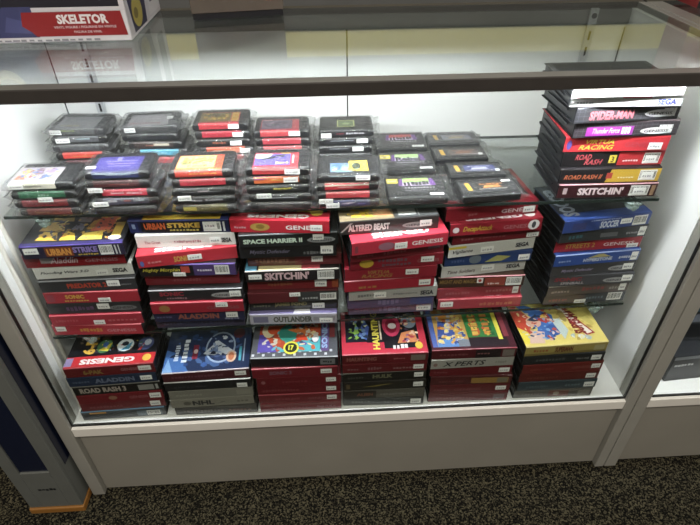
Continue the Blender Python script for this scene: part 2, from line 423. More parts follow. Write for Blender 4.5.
def shelf(z, y0, y1, x0, x1, label, rot=0):
    root = thing('glass_shelf', (x0, y0, z-.006), label, 'shelf', rotz=rot); L = x1-x0; dp = y1-y0
    m = MB(); m.box((0, .0012, 0), (L, dp, .006), m=SHELFG); m.build('pane', root)
    m = MB(); m.box((0, dp+.0001, .0002), (L, dp+.0012, .0058), m=EDGEG); tag(m.build('back_edge', root), 'dark green polished rear edge')
    m = MB(); m.box((0, 0, .0002), (L, .0011, .0058), m=EDGEG); tag(m.build('front_edge', root), 'dark green polished front edge')
shelf(Z2, .0763, .352, .012, 1.163, 'upper glass shelf under the bagged cartridges', math.radians(-.75))
shelf(Z1, .056, .350, .010, 1.195, 'lower glass shelf under the middle row of boxed games', math.radians(1.35))
def bracket(x, z, yf, label, dy=0):
    root = thing('shelf_bracket', (x, D-.0135, z-.0072), label, 'shelf bracket', 'shelf brackets on the back uprights')
    L = D-.0135-yf; m = MB()
    m.prism([(0, 0), (-L, 0), (-L, -.010), (-.03, -.040), (0, -.046)], 'x', -.0017, .0017, '888888', STEEL); m.build('arm', root)
    m = MB(); m.box((-.010, -L-.006, -.013), (.010, -L+.016, -.0012), m=CLIPM, bevel=.002, seg=2)
    m.box((-.013, -L-.0065, -.0045), (-.003, -L-.0045, .0002), m=CLIPM, bevel=.0008); m.box((.003, -L-.0065, -.0045), (.013, -L-.0045, .0002), m=CLIPM, bevel=.0008)
    m.cyl((0, -L-.0075, -.011), (0, -L-.005, -.011), .005, 'c0d0cc', CLIPM)
    tag(m.build('rubber_clip', root), 'clear rubber end clip')
bracket(.076, Z2, .079, 'steel bracket with clear clip under the upper shelf at left')
bracket(1.120, Z2, .0645, 'steel bracket with clear clip under the upper shelf at right')
bracket(.081, Z1, .0625, 'steel bracket under the lower shelf at left')
bracket(1.135, Z1, .0865, 'steel bracket with clear clip under the lower shelf at right')

# ================================================================ the boxed games
RED, DRED, WHT, BLK, GRY = 'b51f38', '8f1a2c', 'd9d8d4', '1d1d21', '3d3d42'
GOLD = 'c9a548'
def gen(u0=.6, u1=.95, c='d9b9bd', v0=.3, v1=.62): return ('t', 'GENESIS', u0, v0, u1, v1, c)
def gcover(c=RED, art='2b2536', more=()):
    """lid print of the red boxes: wordmark strip along the spine, artwork beyond"""
    return [('r', 0, 0, 1, .19, c), ('th', 'GENESIS', .17, .035, .80, .135, 'ece6e6', 180), ('r', .03, .2, .97, .97, art), ('n', .04, .22, .96, .6, ['5c4a80', 'c8a040', '3c5c8c', 'a83c44', 'c8c0c0', '2c2838'], 60, .05)]+list(more)
def sega(u0=.80, u1=.95, c='26262c', v0=.25, v1=.65): return ('th', 'SEGA', u0, v0, u1, v1, c)
STRIKE = [('r', 0, 0, 1, 1, '26262c'), ('p', [(.12, .12), (.34, .10), (.30, .30), (.16, .34)], 'e3b232'), ('p', [(.10, .36), (.36, .33), (.32, .56), (.14, .6)], 'd0a040'), ('p', [(.16, .62), (.4, .58), (.38, .8), (.2, .84)], 'a8803a'), ('p', [(.44, .56), (.58, .54), (.6, .84), (.44, .84)], '77757c'),
          ('p', [(.36, .10), (.52, .09), (.48, .26), (.38, .34)], 'f0c23a'), ('p', [(.54, .09), (.78, .08), (.76, .30), (.58, .26)], 'f2cf48'),
          ('p', [(.56, .34), (.78, .36), (.80, .6), (.62, .62)], 'b8862c'), ('p', [(.62, .3), (.82, .3), (.86, .7), (.7, .74)], 'c4543c'),
          ('p', [(.42, .36), (.54, .32), (.55, .5), (.46, .52)], '6b6c86'), ('n', .1, .08, .9, .95, ['2c2c30', 'd8a838', '2c2c30', '9a7430', 'b0523a', '33302e', 'e8c860', '5c5a6c'], 150, .034), ('r', 0, 0, 1, .05, '3d3676'), ('r', .86, .15, .95, .5, 'd0a83a'), ('e', .84, .05, .97, .17, 'e0d8b8')]
def bowl(u0, v0, u1, v1, c, c2='e8e4e0'):
    """the oval console badge at the end of a black spine"""
    return [('e', u0, v0, u1, v1, c2), ('t', 'GENESIS', u0+(u1-u0)*.12, v0+(v1-v0)*.28, u0+(u1-u0)*.88, v0+(v1-v0)*.66, '3b3b40')]
GRID = [('r', .03+.05*i, .0, .033+.05*i, 1, '55555c') for i in range(19)]+[('r', 0, .3*j+.18, 1, .3*j+.205, '55555c') for j in range(3)]

CASES = {
'M1': [
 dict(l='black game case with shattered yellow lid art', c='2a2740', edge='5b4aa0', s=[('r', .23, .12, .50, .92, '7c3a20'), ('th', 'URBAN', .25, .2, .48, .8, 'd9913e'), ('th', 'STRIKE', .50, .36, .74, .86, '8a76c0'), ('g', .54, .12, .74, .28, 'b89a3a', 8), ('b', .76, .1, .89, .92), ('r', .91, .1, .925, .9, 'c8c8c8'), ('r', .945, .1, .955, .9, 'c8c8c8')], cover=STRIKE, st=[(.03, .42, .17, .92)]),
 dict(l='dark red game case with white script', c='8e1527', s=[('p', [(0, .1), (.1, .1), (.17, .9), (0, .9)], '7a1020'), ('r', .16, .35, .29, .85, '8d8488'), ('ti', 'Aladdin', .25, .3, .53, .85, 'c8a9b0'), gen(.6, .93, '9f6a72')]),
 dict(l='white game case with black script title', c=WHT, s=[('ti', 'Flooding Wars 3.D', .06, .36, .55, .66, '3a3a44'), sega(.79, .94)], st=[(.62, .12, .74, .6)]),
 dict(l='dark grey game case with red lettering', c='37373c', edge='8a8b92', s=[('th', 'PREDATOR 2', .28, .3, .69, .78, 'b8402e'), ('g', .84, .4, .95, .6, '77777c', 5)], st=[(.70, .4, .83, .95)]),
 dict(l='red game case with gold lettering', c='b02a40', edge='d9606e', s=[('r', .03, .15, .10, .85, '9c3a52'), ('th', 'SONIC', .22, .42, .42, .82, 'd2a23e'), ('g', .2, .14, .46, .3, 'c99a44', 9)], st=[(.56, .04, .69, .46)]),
 dict(l='dark grey game case with dim purple title', c='39383d', s=[('g', .2, .25, .50, .75, '63466a', 7), ('e', .66, .2, .96, .72, '77777c'), ('t', 'GENESIS', .7, .34, .92, .58, '38383c')], st=[(.54, .42, .67, .95)]),
 dict(l='red game case with faded spine', c='ac2b43', edge='d4566a', s=[('g', .05, .35, .3, .65, 'b8505f', 8), ('g', .62, .3, .95, .5, 'c0606e', 7)], st=[(.46, .06, .58, .5)]),
 dict(l='red game case with sticker at left end', c='b92e46', edge='e0707e', s=[('g', .30, .28, .56, .72, 'c88a3c', 7), ('t', 'GENESIS', .6, .3, .93, .6, 'cc8a92')], cover=gcover('c0283f'), st=[(.04, .45, .15, .95)]),
],
'M2': [
 dict(l='dark blue game case with orange and yellow title', c='23264e', cc='26262c', edge='3a4380', s=[('r', 0, .1, .09, .9, '26306e'), ('g', .03, .3, .07, .8, '8ea0d0', 1), ('r', .12, .08, .72, .92, '1b1a20'), ('th', 'URBAN', .15, .3, .36, .85, 'd8612e'), ('th', 'STRIKE', .38, .42, .71, .85, 'cfa63e'), ('g', .40, .14, .70, .32, 'c6b458', 9), ('b', .74, .1, .92, .9), ('r', .94, .1, .96, .9, 'c8c8c8')], cover=[('r', 0, 0, 1, 1, '26306e'), ('r', .14, .0, .92, .95, 'e2b832'), ('p', [(.3, .1), (.42, .1), (.36, .6)], '33303a'), ('p', [(.6, .1), (.7, .1), (.56, .7)], 'd4602c'), ('e', .8, .06, .92, .3, 'b8862c')], st=[(.745, .3, .88, .92)]),
 dict(l='white game case with faint red title', c='d6d3cf', s=[('t', 'The Great', .08, .3, .24, .55, 'a06068'), ('g', .38, .32, .66, .55, 'a06c74', 12), sega(.86, .96)], st=[(.74, .2, .85, .75)]),
 dict(l='red game case set askew', c='bf2a3e', s=[('t', 'SONIC 3', .36, .22, .56, .72, 'd2b24a'), ('e', .02, .1, .06, .6, '5a62a8'), ('g', .10, .3, .24, .5, 'd0747c', 4)], cover=gcover('c62c42'), st=[(.50, .3, .64, .75)]),
 dict(l='black and purple game case', c='201e22', edge='6a55a0', s=[('r', .56, .02, 1, .98, '4d3a72'), ('ti', 'Mighty Morphin', .03, .35, .42, .75, 'd4c23e'), ('r', .43, .3, .52, .9, 'b84438'), ('g', .60, .4, .76, .6, 'cfc6dc', 6), ('b', .78, .1, .93, .95)], st=[(.34, .0, .47, .36)]),
 dict(l='dark red game case with blank spine', c='7c1b2b', s=[('g', .3, .3, .6, .6, '93404c', 9)]),
 dict(l='black game case with dark red title', c='28282c', edge='a9a9ae', s=[('th', 'SONIC', .11, .48, .37, .9, '9c3046'), ('g', .18, .14, .40, .36, '8e6a72', 8)]+bowl(.66, .2, .95, .72, 1, '9a9a9c'), st=[(.86, .3, .98, .85)]),
 dict(l='red game case with small gold badge', c='a3233a', edge='d0566a', s=[('e', .08, .15, .2, .85, '9a6a3a'), gen(.6, .95, '8f4a54')], st=[(.70, .55, .83, 1.0)]),
 dict(l='dark blue game case with orange title', c='2c2d4e', s=[('th', 'ALADDIN', .26, .25, .72, .8, 'a3574a'), ('g', .03, .4, .2, .6, '5a5c84', 5), ('g', .78, .1, .95, .3, '8a8ba8', 5)], st=[(.80, .36, .93, .92)]),
 dict(l='dull purple game case', c='3c3850', s=[('g', .08, .3, .3, .6, '55506a', 6), ('g', .5, .3, .9, .6, '4d4860', 8)]),
],
'M3': [
 dict(l='bright red game case with white wordmark on lid', c='c2233c', s=[('g', .04, .3, .16, .5, 'd08a94', 5), ('e', .20, .14, .40, .8, 'b08a3e'), ('e', .26, .3, .35, .7, '8a6a2c'), ('t', 'GENESIS', .56, .28, .93, .64, 'ece4e4')], cover=gcover('c42840', '2a2440', [('p', [(.66, .2), (.76, .44), (.84, .2)], 'e3c53a'), ('e', .8, .1, .93, .3, 'd9b23a')]), st=[(.81, .22, .93, .72)]),
 dict(l='black game case with pale green capitals', c='1f2223', edge='6a6c70', s=[('th', 'SPACE HARRIER II', .04, .28, .64, .68, 'bcd0bc')]+bowl(.69, .18, .98, .7, 1, '8f9296'), st=[(.75, .45, .86, .95)]),
 dict(l='black game case with dim lilac lettering', c='242428', s=[('ti', 'Mystic Defender', .10, .28, .52, .72, '77708c'), ('g', .66, .2, .86, .5, '6c6c70', 6)], st=[(.84, .25, .97, .95)]),
 dict(l='brown and red game case', c='5c2c28', s=[('r', .5, 0, 1, 1, '6e2630'), ('g', .08, .3, .45, .7, '86584a', 9)], st=[(.68, .3, .80, .95)]),
 dict(l='black game case with white lettering', c='211d20', edge='c9c2b8', s=[('th', "SKITCHIN'", .20, .14, .68, .88, 'c9a4aa'), ('b', .77, .08, .95, .92)], cover=[('r', 0, 0, .12, 1, '5aa0c4'), ('r', .14, 0, .6, 1, 'd8c890'), ('r', .6, 0, .8, 1, 'b84450')], st=[(.03, .3, .17, .75)]),
 dict(l='dark red game case with gold print', c='80202c', edge='b0606a', s=[('g', .22, .3, .5, .7, '8c4a34', 8), ('r', .93, .1, 1, .9, 'a04a2c')], st=[(.74, .2, .87, .9)]),
 dict(l='dark red and grey game case', c='5f1f28', s=[('r', .55, 0, 1, 1, '3a3a3c'), ('g', .6, .2, .78, .42, 'a0a0a0', 6), ('b', .8, .1, .98, .8)], st=[(.46, .6, .58, 1.0)]),
 dict(l='black game case with dull gold lettering', c='2b2a26', edge='8e8f8c', s=[('th', 'JAMES POND', .28, .3, .65, .8, '857b52'), ('g', .04, .35, .24, .6, '6a6858', 6)], st=[(.71, .1, .85, .65)]),
 dict(l='silver white game case with dark capital lettering', c='a8a6b0', edge='b9b4d0', s=[('r', .04, .18, .21, .82, '6d6a86'), ('th', 'OUTLANDER', .27, .18, .72, .82, '4c4c44'), ('r', .73, .3, .98, .75, '8c8a92')], st=[(.80, .15, .95, .6)], cover=[('r', 0, 0, 1, 1, '7c72a8'), ('p', [(.5, 0), (.7, 0), (.62, .6)], 'e8e6f0')]),
],
'M4': [
 dict(l='black game case with yellow and grey lid art', c='332f2f', s=[('p', [(.0, .2), (.10, .95), (.13, .95), (.02, .2)], 'a8a4a0'), ('th', 'ALTERED BEAST', .08, .22, .50, .78, 'd0c8c6')]+bowl(.63, .2, .95, .68, 1, '8c8888'), cover=[('r', 0, 0, .55, 1, '8a7a5c'), ('p', [(.12, .08), (.34, .06), (.3, .6), (.16, .6)], 'e6bc30'), ('p', [(.34, .06), (.54, .05), (.5, .4), (.36, .44)], 'c98a5a'), ('n', .02, .03, .55, .6, ['c8985c', '8a7a5c', 'e8c040', '5c5448'], 40, .04), ('r', .56, 0, 1, 1, '4a4c4c'), ('r', .60, .05, .78, .3, 'a8aaa8'), ('r', .8, .02, .81, .5, '8a8c8a')], st=[(.81, .28, .93, .8)]),
 dict(l='bright red game case jutting out', c='cc2f50', s=[('g', .03, .15, .08, .8, '8f3a50', 1), ('e', .27, .15, .44, .82, '9c6478'), ('t', 'GENESIS', .62, .28, .95, .64, 'f0dfe3')], cover=[('r', 0, 0, 1, .3, 'd43250'), ('th', 'GENESIS', .22, .04, .82, .17, 'f2e6e8', 180), ('r', .05, .3, .95, .95, '2a2440')], st=[(.44, .15, .57, .68)]),
 dict(l='dark red game case set askew', c='7d1c30', s=[('g', .07, .3, .25, .6, '96404e', 6), ('g', .35, .3, .6, .6, '96404e', 7), ('r', .83, .4, .96, .9, '7a5a68')]),
 dict(l='dark red game case with yellow disc', c='8e1c34', s=[('e', .10, .12, .25, .92, 'c9a02c'), ('g', .3, .5, .62, .85, '6a4a58', 8), ('g', .34, .12, .66, .42, '6a4a58', 8), gen(.72, .96, 'a05a68')], st=[(.76, .35, .90, .85)]),
 dict(l='dark red game case with tilted sticker', c='9a2038', s=[('ti', 'VIRTUA', .25, .52, .48, .85, 'a5773c'), ('ti', 'RACING', .18, .15, .52, .48, 'a5773c')], st=[(.66, .35, .80, .85)]),
 dict(l='bright red game case with pale edge', c='b02440', edge='e08a98', s=[('g', .16, .2, .36, .5, 'b0743c', 4)], st=[(.83, .2, .96, .75)]),
 dict(l='grey white game case with dark lettering', c='a9a8a4', s=[('g', .10, .3, .3, .6, '6c6c6c', 6), ('g', .5, .35, .78, .55, '7e7e7e', 10), sega(.81, .96, '33333c', .2, .65)], st=[(.28, .2, .42, .75)]),
 dict(l='pale purple game case', c='5c4f74', s=[('g', .35, .2, .6, .8, '7d719a', 5), ('r', .72, .1, .98, .9, '4c548a')]),
 dict(l='pale purple game case with sticker', c='665879', s=[('g', .36, .2, .62, .8, '8579a0', 5), ('g', .06, .3, .25, .6, '7a6c8c', 5)], st=[(.80, .2, .97, .8)]),
],
'M5': [
 dict(l='dark red game case with white wordmark', c='8c1a2e', s=[('t', 'GENESIS', .6, .28, .95, .62, 'cfb6ba'), ('g', .24, .3, .34, .55, 'a0505c', 3)], st=[(.84, .2, .97, .7)]),
 dict(l='red game case with white disc', c='991d33', s=[('e', .03, .25, .10, .75, 'd8c8cc'), ('ti', 'DecapAttack', .14, .2, .46, .78, 'c2992e'), ('t', 'GENESIS', .58, .28, .9, .62, 'a85e6a'), ('e', .85, .06, .975, .94, 'd9d4d4'), ('e', .89, .2, .935, .8, '4a4a50')], cover=gcover('9a2034', '2b2330', [('e', .82, .03, .94, .17, 'd9d4d4')]), st=[]),
 dict(l='dark red game case with plain spine', c='781a2c', s=[('g', .1, .3, .24, .5, '9a5a64', 4), ('g', .3, .3, .6, .5, '8c3a48', 8)], st=[(.84, .1, .98, .5)]),
 dict(l='white game case with yellow corner', c='c9c8c4', s=[('r', .0, .78, .2, 1, 'd9c33e'), ('ti', 'Vigilante', .05, .25, .28, .65, '4a4a4c'), sega(.78, .94, '2b2c3c', .28, .7)], st=[(.37, .2, .52, .72)]),
 dict(l='blue game case with yellow emblem', c='28427c', s=[('e', .28, .1, .42, .95, '6f7c8c'), ('p', [(.46, .15), (.6, .8), (.76, .6), (.66, .2)], 'a8a45c'), ('g', .08, .3, .24, .6, '50639a', 5)], st=[(.85, .15, .98, .7)]),
 dict(l='white game case with dark red script', c='c4c3bf', s=[('ti', 'Time Soldiers', .07, .3, .40, .66, '5c4a4c'), sega(.77, .94, '33343e', .28, .7)], st=[(.47, .35, .62, .9)]),
 dict(l='dark brown game case with bar code', c='40281f', edge='d08a92', s=[('t', 'MIGHT AND MAGIC', .02, .4, .44, .8, '8c6c3a'), ('r', .45, .4, .52, .92, 'd6d0cc'), ('e', .465, .5, .505, .82, 'a8302e'), ('r', .54, .06, .78, .94, '8c3a30'), ('g', .58, .2, .72, .4, 'd0b4b0', 5), ('b', .79, .08, .97, .94)]),
 dict(l='dusty red game case', c='9c3444', s=[('g', .1, .3, .4, .6, 'aa5460', 8), ('g', .58, .35, .9, .65, 'b05e68', 8)], st=[(.9, .15, .97, .9)]),
 dict(l='pink red game case', c='ad3549', edge='d0606e', s=[('g', .5, .2, .9, .6, 'bf6a54', 8)], cover=gcover('b83a50'), st=[(.03, .3, .18, .85)]),
],
'M6': [
 dict(l='blue game case with white sport title', c='30468c', s=[('r', .10, .2, .26, .8, '3a3f74'), ('th', 'SOCCER', .42, .12, .64, .74, 'c0c6d6'), ('g', .3, .82, .66, .93, '9aa6cc', 14), ('b', .80, .08, .96, .92)], cover=[('r', 0, 0, 1, .18, '3450a0'), ('r', .0, .18, 1, 1, '2a2e38'), ('th', 'SOCCER', .04, .1, .22, .92, '9aa0ac', 90), ('p', [(.3, .2), (.7, .3), (.6, .9), (.34, .8)], '3a3f46'), ('e', .78, .55, .96, .9, '8c7a44')], st=[(.65, .35, .78, .8)]),
 dict(l='dark grey game case with teal title', c='3a3c40', s=[('g', .1, .25, .26, .7, '3f6a78', 4), ('r', .46, .25, .66, .65, '66686e'), ('g', .76, .3, .92, .55, '8a8c90', 6)], st=[(.9, .15, .98, .95)]),
 dict(l='red game case with gold title and white wordmark', c='ae2538', s=[('t', 'STREETS 2', .12, .28, .46, .72, 'b98f3c'), ('t', 'GENESIS', .56, .3, .92, .62, 'e0c4c6')], st=[(.84, .02, .97, .4)]),
 dict(l='blue game case with white winged title', c='2c4c9c', edge='8a9cd0', s=[('p', [(.38, .62), (.5, .95), (.56, .95), (.66, .62)], 'a89c64'), ('th', 'HYPERSTONE', .34, .25, .68, .58, 'b8c0d4'), ('g', .05, .35, .2, .55, '8ca0d0', 5), ('g', .76, .3, .9, .55, 'b0b8d0', 5)], st=[(.9, .1, .98, .9)]),
 dict(l='dark grey game case with lilac lettering', c='444349', s=[('ti', 'Mystic Defender', .12, .28, .50, .66, '9b90b4')]+bowl(.68, .15, .96, .68, 1, '9c9ca0'), st=[(.85, .25, .97, .85)]),
 dict(l='dark grey game case with red lettering', c='45454a', s=[('th', 'SONIC', .06, .5, .38, .9, '8e3444'), ('t', 'SPINBALL', .14, .14, .42, .42, 'a8a2a6')]+bowl(.64, .15, .95, .68, 1, '96969a'), st=[(.86, .3, .98, .9)]),
 dict(l='brown grey game case with pale top edge', c='5f5450', edge='b4aca4', s=[('g', .05, .3, .28, .55, '9a8a80', 6), ('g', .42, .35, .7, .75, '8c4a4c', 6), ('g', .76, .3, .9, .6, '8c8680', 4)], st=[(.88, .15, .96, .9)]),
 dict(l='dim maroon and grey game case with bar code', c='54464a', s=[('r', .5, 0, 1, 1, '45484e'), ('g', .06, .3, .3, .6, '8a4a50', 6), ('g', .52, .35, .74, .65, '6c7a86', 6), ('b', .78, .1, .96, .95)], st=[(.38, .02, .52, .42)]),
],
'T': [
 dict(l='thin white game case with grey wordmark', c='cacac8', cc='57575b', s=[('g', .06, .35, .28, .6, '98989c', 8), ('g', .40, .35, .66, .6, 'a4a4a8', 10), sega(.80, .95, '77777e', .2, .75)]),
 dict(l='thin white game case with blue wordmark', c='ccccca', s=[('r', .0, .86, .2, 1, 'c84c58'), ('r', .46, .86, .72, 1, 'c84c58'), ('g', .06, .3, .22, .55, '88888c', 6), ('g', .44, .3, .62, .5, '88888c', 6), sega(.78, .95, '3a3f86', .16, .78)]),
 dict(l='dark gridded game case with red title', c='3c3c40', edge='77777c', s=GRID+[('th', 'SPIDER-MAN', .13, .2, .55, .8, 'd9707e')]+bowl(.66, .22, .96, .72, 1, 'd8d8d8'), st=[(.84, .22, .96, .8)]),
 dict(l='dark gridded game case with purple panel', c='3a3438', edge='7c6c70', s=GRID+[('r', .11, .14, .56, .76, 'a02f9e'), ('ti', 'Thunder Force', .17, .3, .43, .66, 'e4c6e2'), ('th', 'III', .45, .24, .53, .7, 'f0e8f0')]+bowl(.63, .14, .94, .62, 1, 'd8d8d8'), st=[(.81, .16, .94, .78)]),
 dict(l='bright red game case with yellow italic title', c='cc2f3c', s=[('e', .02, .15, .07, .85, '5a4aa0'), ('ti', 'VIRTUA', .20, .56, .47, .86, 'e3c23c'), ('ti', 'RACING', .14, .14, .48, .48, 'e3c23c'), gen(.58, .88, 'b83c50', .3, .66)], st=[(.81, .12, .94, .62)]),
 dict(l='black and red game case', c='201e20', s=[('r', .55, 0, 1, 1, 'bd2b33'), ('ti', 'ROAD', .12, .48, .28, .9, 'dc5a66'), ('ti', 'RASH', .22, .1, .40, .5, 'dc5a66'), ('r', .46, .2, .53, .8, 'd9c43a'), ('t', '3', .48, .26, .51, .7, '2a2a2a'), ('g', .60, .28, .76, .42, 'f0d8d8', 6), ('b', .80, .1, .96, .92)], st=[(.82, .2, .93, .72)]),
 dict(l='black and yellow game case', c='232023', s=[('p', [(.46, 0), (1, 0), (1, 1), (.5, 1)], 'd2a730'), ('ti', 'ROAD RASH II', .04, .28, .42, .64, 'd8714a'), ('r', .46, .3, .52, .75, 'b8403a'), ('g', .58, .3, .74, .42, 'f0e4c0', 6), ('b', .79, .1, .96, .92)], st=[(.81, .2, .93, .75)]),
 dict(l='dark maroon game case with white capital lettering', c='3e1c24', edge='b98a90', s=[('r', .05, .3, .09, .8, 'b8a0a4'), ('th', "SKITCHIN'", .20, .2, .66, .8, 'e6d0d4'), ('b', .73, .08, .92, .92), ('r', .94, .1, .98, .9, '9a7a5c')], st=[(.76, .2, .89, .72)]),
],
'B1': [  # bottom-row spines: darker colours, with the low shelf's shade painted in
 dict(l='red game case with coloured circles on black lid', c='6c1a22', cc='1d1c22', edge='b03a48', s=[('th', '6-PAK', .2, .2, .42, .75, '8a6a34'), gen(.62, .82, 'a06a70', .4, .7)], cover=[('r', 0, 0, 1, 1, '1a1a20'), ('r', 0, 0, 1, .22, 'd02a36'), ('r', 0, .02, .08, .2, '8d7fb0'), ('n', 0.0, 0.24, 0.98, 0.96, ['24242c', '34303c', '5c3a34', '2c3c4c', '6a5c48'], 50, 0.05), ('th', 'GENESIS', .16, .045, .78, .16, 'f0e6e6', 180), ('e', .86, .04, .96, .19, 'e0b43c'), ('th', '6-PAK', .15, .26, .29, .95, 'e6b23c', 90), ('e', .30, .27, .47, .58, '4a7a4c'), ('p', [(.33, .34), (.46, .5), (.44, .3)], 'd0c03a'), ('e', .36, .4, .42, .52, '3a62a8'), ('e', .53, .28, .72, .56, 'd8e2e8'), ('p', [(.58, .3), (.7, .5), (.68, .32)], '4ba0c8'), ('e', .58, .4, .66, .5, '2a3240'), ('e', .77, .28, .95, .58, '46507e'), ('p', [(.78, .28), (.86, .5), (.82, .28)], 'c03a3a'), ('e', .84, .38, .92, .52, 'b8c0d4'), ('n', .31, .29, .95, .57, ['3c5c44', 'c0503c', 'd8e0e4', '3c5c8c', 'd8c048', '222630', '8c98b0'], 26, .022), ('e', .32, .62, .45, .85, '5c3a34'), ('e', .55, .62, .7, .85, '34445c'), ('e', .78, .62, .92, .85, '6a3040')], st=[(.82, .35, .96, .85)]),
 dict(l='navy blue game case with pale title', c='23304c', s=[('th', 'ALADDIN', .30, .25, .75, .78, '66708c'), ('g', .05, .35, .25, .6, '4a5874', 6)], st=[(.82, .3, .95, .8)]),
 dict(l='black game case with white stencil lettering', c='1d1b1b', edge='6c6a66', s=[('th', 'ROAD RASH 3', .07, .2, .60, .82, 'a89a90'), ('r', .74, .15, .92, .8, '8c8a86'), ('r', .94, .2, .97, .8, 'a0a09c')]),
 dict(l='dark red game case with small star', c='7a1a28', s=[('e', .36, .3, .46, .8, '9a6a54'), gen(.6, .82, '9a5a62')], st=[(.84, .25, .97, .85)]),
 dict(l='dark red game case with sticker at right', c='72202c', edge='b04654', s=[('g', .1, .3, .5, .6, '85404a', 10)], st=[(.82, .2, .94, .8)]),
 dict(l='dark grey game case with blue and orange edge', c='34383c', cc='3c6a9c', edge='6a90b4', s=[('r', .03, .12, .5, .7, '25272a'), ('r', .1, .75, .3, .95, 'c88a3c'), ('r', .66, .1, .96, .8, '5c6a74'), ('b', .78, .15, .94, .75)]),
],
'B2': [
 dict(l='blue game case with helmet artwork', c='54202e', cc='24325c', edge='c8b4bc', s=[('g', .1, .35, .7, .65, '74404e', 16)], cover=[('r', 0, 0, 1, 1, '243358'), ('p', [(0, 0), (.3, 0), (.16, .4), (.0, .5)], '3f6cb4'), ('p', [(0, 0), (.12, 0), (.04, .3)], '7aa6dc'), ('n', 0.02, 0.05, 0.98, 0.97, ['2c4a86', '1c2a50', '385a9c', '22304f', '46649c'], 60, 0.07), ('gv', .10, .24, .16, .62, 'c8d4e8', 7), ('gv', .19, .2, .26, .74, 'd8dfea', 6), ('r', .315, .26, .38, .58, '8a2a4c'), ('e', .325, .38, .375, .48, 'e4c8cc'), ('e', .46, .14, .82, .86, '9fb2d2'), ('e', .48, .18, .80, .82, '2c3c66'), ('p', [(.44, .36), (.60, .66), (.84, .34), (.62, .3)], 'c6d0e2'), ('p', [(.5, .4), (.6, .56), (.62, .38)], '6d84b4'), ('n', 0.46, 0.2, 0.82, 0.82, ['8fa4cc', '2c3c66', 'd0d8e6', '4a5c8c', '1c2440'], 30, 0.04), ('e', .72, .14, .84, .4, 'd8b49a'), ('e', .745, .18, .815, .36, 'c4704a'), ('r', .87, .16, .90, .48, '4aa4bc'), ('r', .92, .14, .935, .66, '8ea0c0'), ('e', .78, .68, .92, .92, '5c2a3c')], st=[(.83, .35, .96, .85)]),
 dict(l='black game case with white top edge', c='222225', edge='d4d2d0', s=[('g', .1, .3, .5, .5, '3a3a40', 8)], st=[(.84, .1, .96, .6)]),
 dict(l='grey game case', c='7d7a70', s=[('g', .08, .35, .4, .6, '928f84', 8), ('r', .8, .2, .97, .8, '8a867a')]),
 dict(l='grey game case with bold black letters', c='827e72', s=[('th', 'NHL', .26, .2, .52, .8, '25252a'), ('e', .15, .25, .24, .75, '5a574e'), ('p', [(.56, .3), (.62, .55), (.66, .5)], '5a5850'), ('g', .8, .3, .94, .6, '625e54', 3)]),
 dict(l='dark grey game case with worn spine', c='3f3c38', s=[('g', .1, .3, .6, .6, '6a625c', 12), ('g', .66, .3, .94, .6, '7a5c50', 6)]),
],
'B3': [
 dict(l='black game case with orange swirl lid art', c='221d24', edge='a8aab0', s=[('r', .80, .18, .97, .85, '77777c'), ('g', .83, .35, .94, .65, '2c2c30', 4)], cover=[('r', 0, 0, 1, 1, '55575e')]+[('r', .01+.06*i, .02+.14*((i) % 2)*.5, .04+.06*i, .07+.14*(i % 2)*.5, 'c4c8d0') for i in range(16)]+[('r', .07, .1, .80, .98, 'c0482c'), ('p', [(.07, .1), (.3, .1), (.12, .5), (.07, .5)], '5a4cb0'), ('p', [(.3, .1), (.8, .1), (.8, .45), (.5, .3)], '4ab4c4'), ('n', 0.07, 0.1, 0.8, 0.98, ['d06038', '6a5cb8', 'e0a060', '3c4c64', 'c8c0b0', '54b0bc', '8a3c34', 'f0d8a0'], 90, 0.055), ('e', .10, .42, .26, .8, 'e8d8b0'), ('e', .16, .5, .30, .76, 'd8502c'), ('e', .30, .32, .52, .72, '2f8c7c'), ('p', [(.4, .6), (.62, .7), (.7, .45), (.55, .5)], 'd87030'), ('e', .5, .72, .78, .96, '6a5a58'), ('e', .7, .3, .78, .5, 'e0e0e4'), ('p', [(.5, .36), (.6, .5), (.66, .34)], 'e04428'), ('n', 0.42, 0.4, 0.8, 0.95, ['3c2c38', 'b08a6c', 'd8ccc0', '7c5c58', 'e07030', '50484c'], 45, 0.04), ('e', .37, .04, .55, .33, 'e3e03a'), ('e', .39, .08, .53, .29, '2a2c20'), ('th', '17', .43, .13, .49, .24, 'e3e03a'), ('r', .81, .1, .90, .98, '6a4c8c'), ('th', 'SONIC', .815, .16, .885, .72, '8fb0e0', 90), ('r', .91, .4, .97, .95, '8a3a44')]),
 dict(l='red game case with grey lettering', c='7b1b2c', edge='c0485c', s=[('th', 'SONIC 3', .2, .3, .46, .75, '82586a')], st=[(.80, .3, .93, .8)]),
 dict(l='dark red game case with small emblem', c='701826', s=[('e', .05, .3, .1, .7, '9a5a64'), ('g', .3, .3, .6, .6, '84303e', 8)], st=[(.82, .3, .94, .8)]),
 dict(l='dark red game case with faint print', c='6e1826', s=[('g', .06, .3, .5, .6, '85343f', 12)], st=[(.83, .25, .95, .75)]),
 dict(l='dull red game case', c='76202c', edge='a84452', s=[('t', 'GENESIS', .6, .3, .84, .55, '945058'), ('g', .2, .3, .5, .6, '8c3a46', 8)], st=[(.83, .25, .95, .8)]),
 dict(l='dull red game case with plain spine', c='7a2430', s=[('g', .15, .3, .6, .55, '904650', 10), ('g', .7, .3, .95, .55, '986068', 5)]),
],
'B4': [
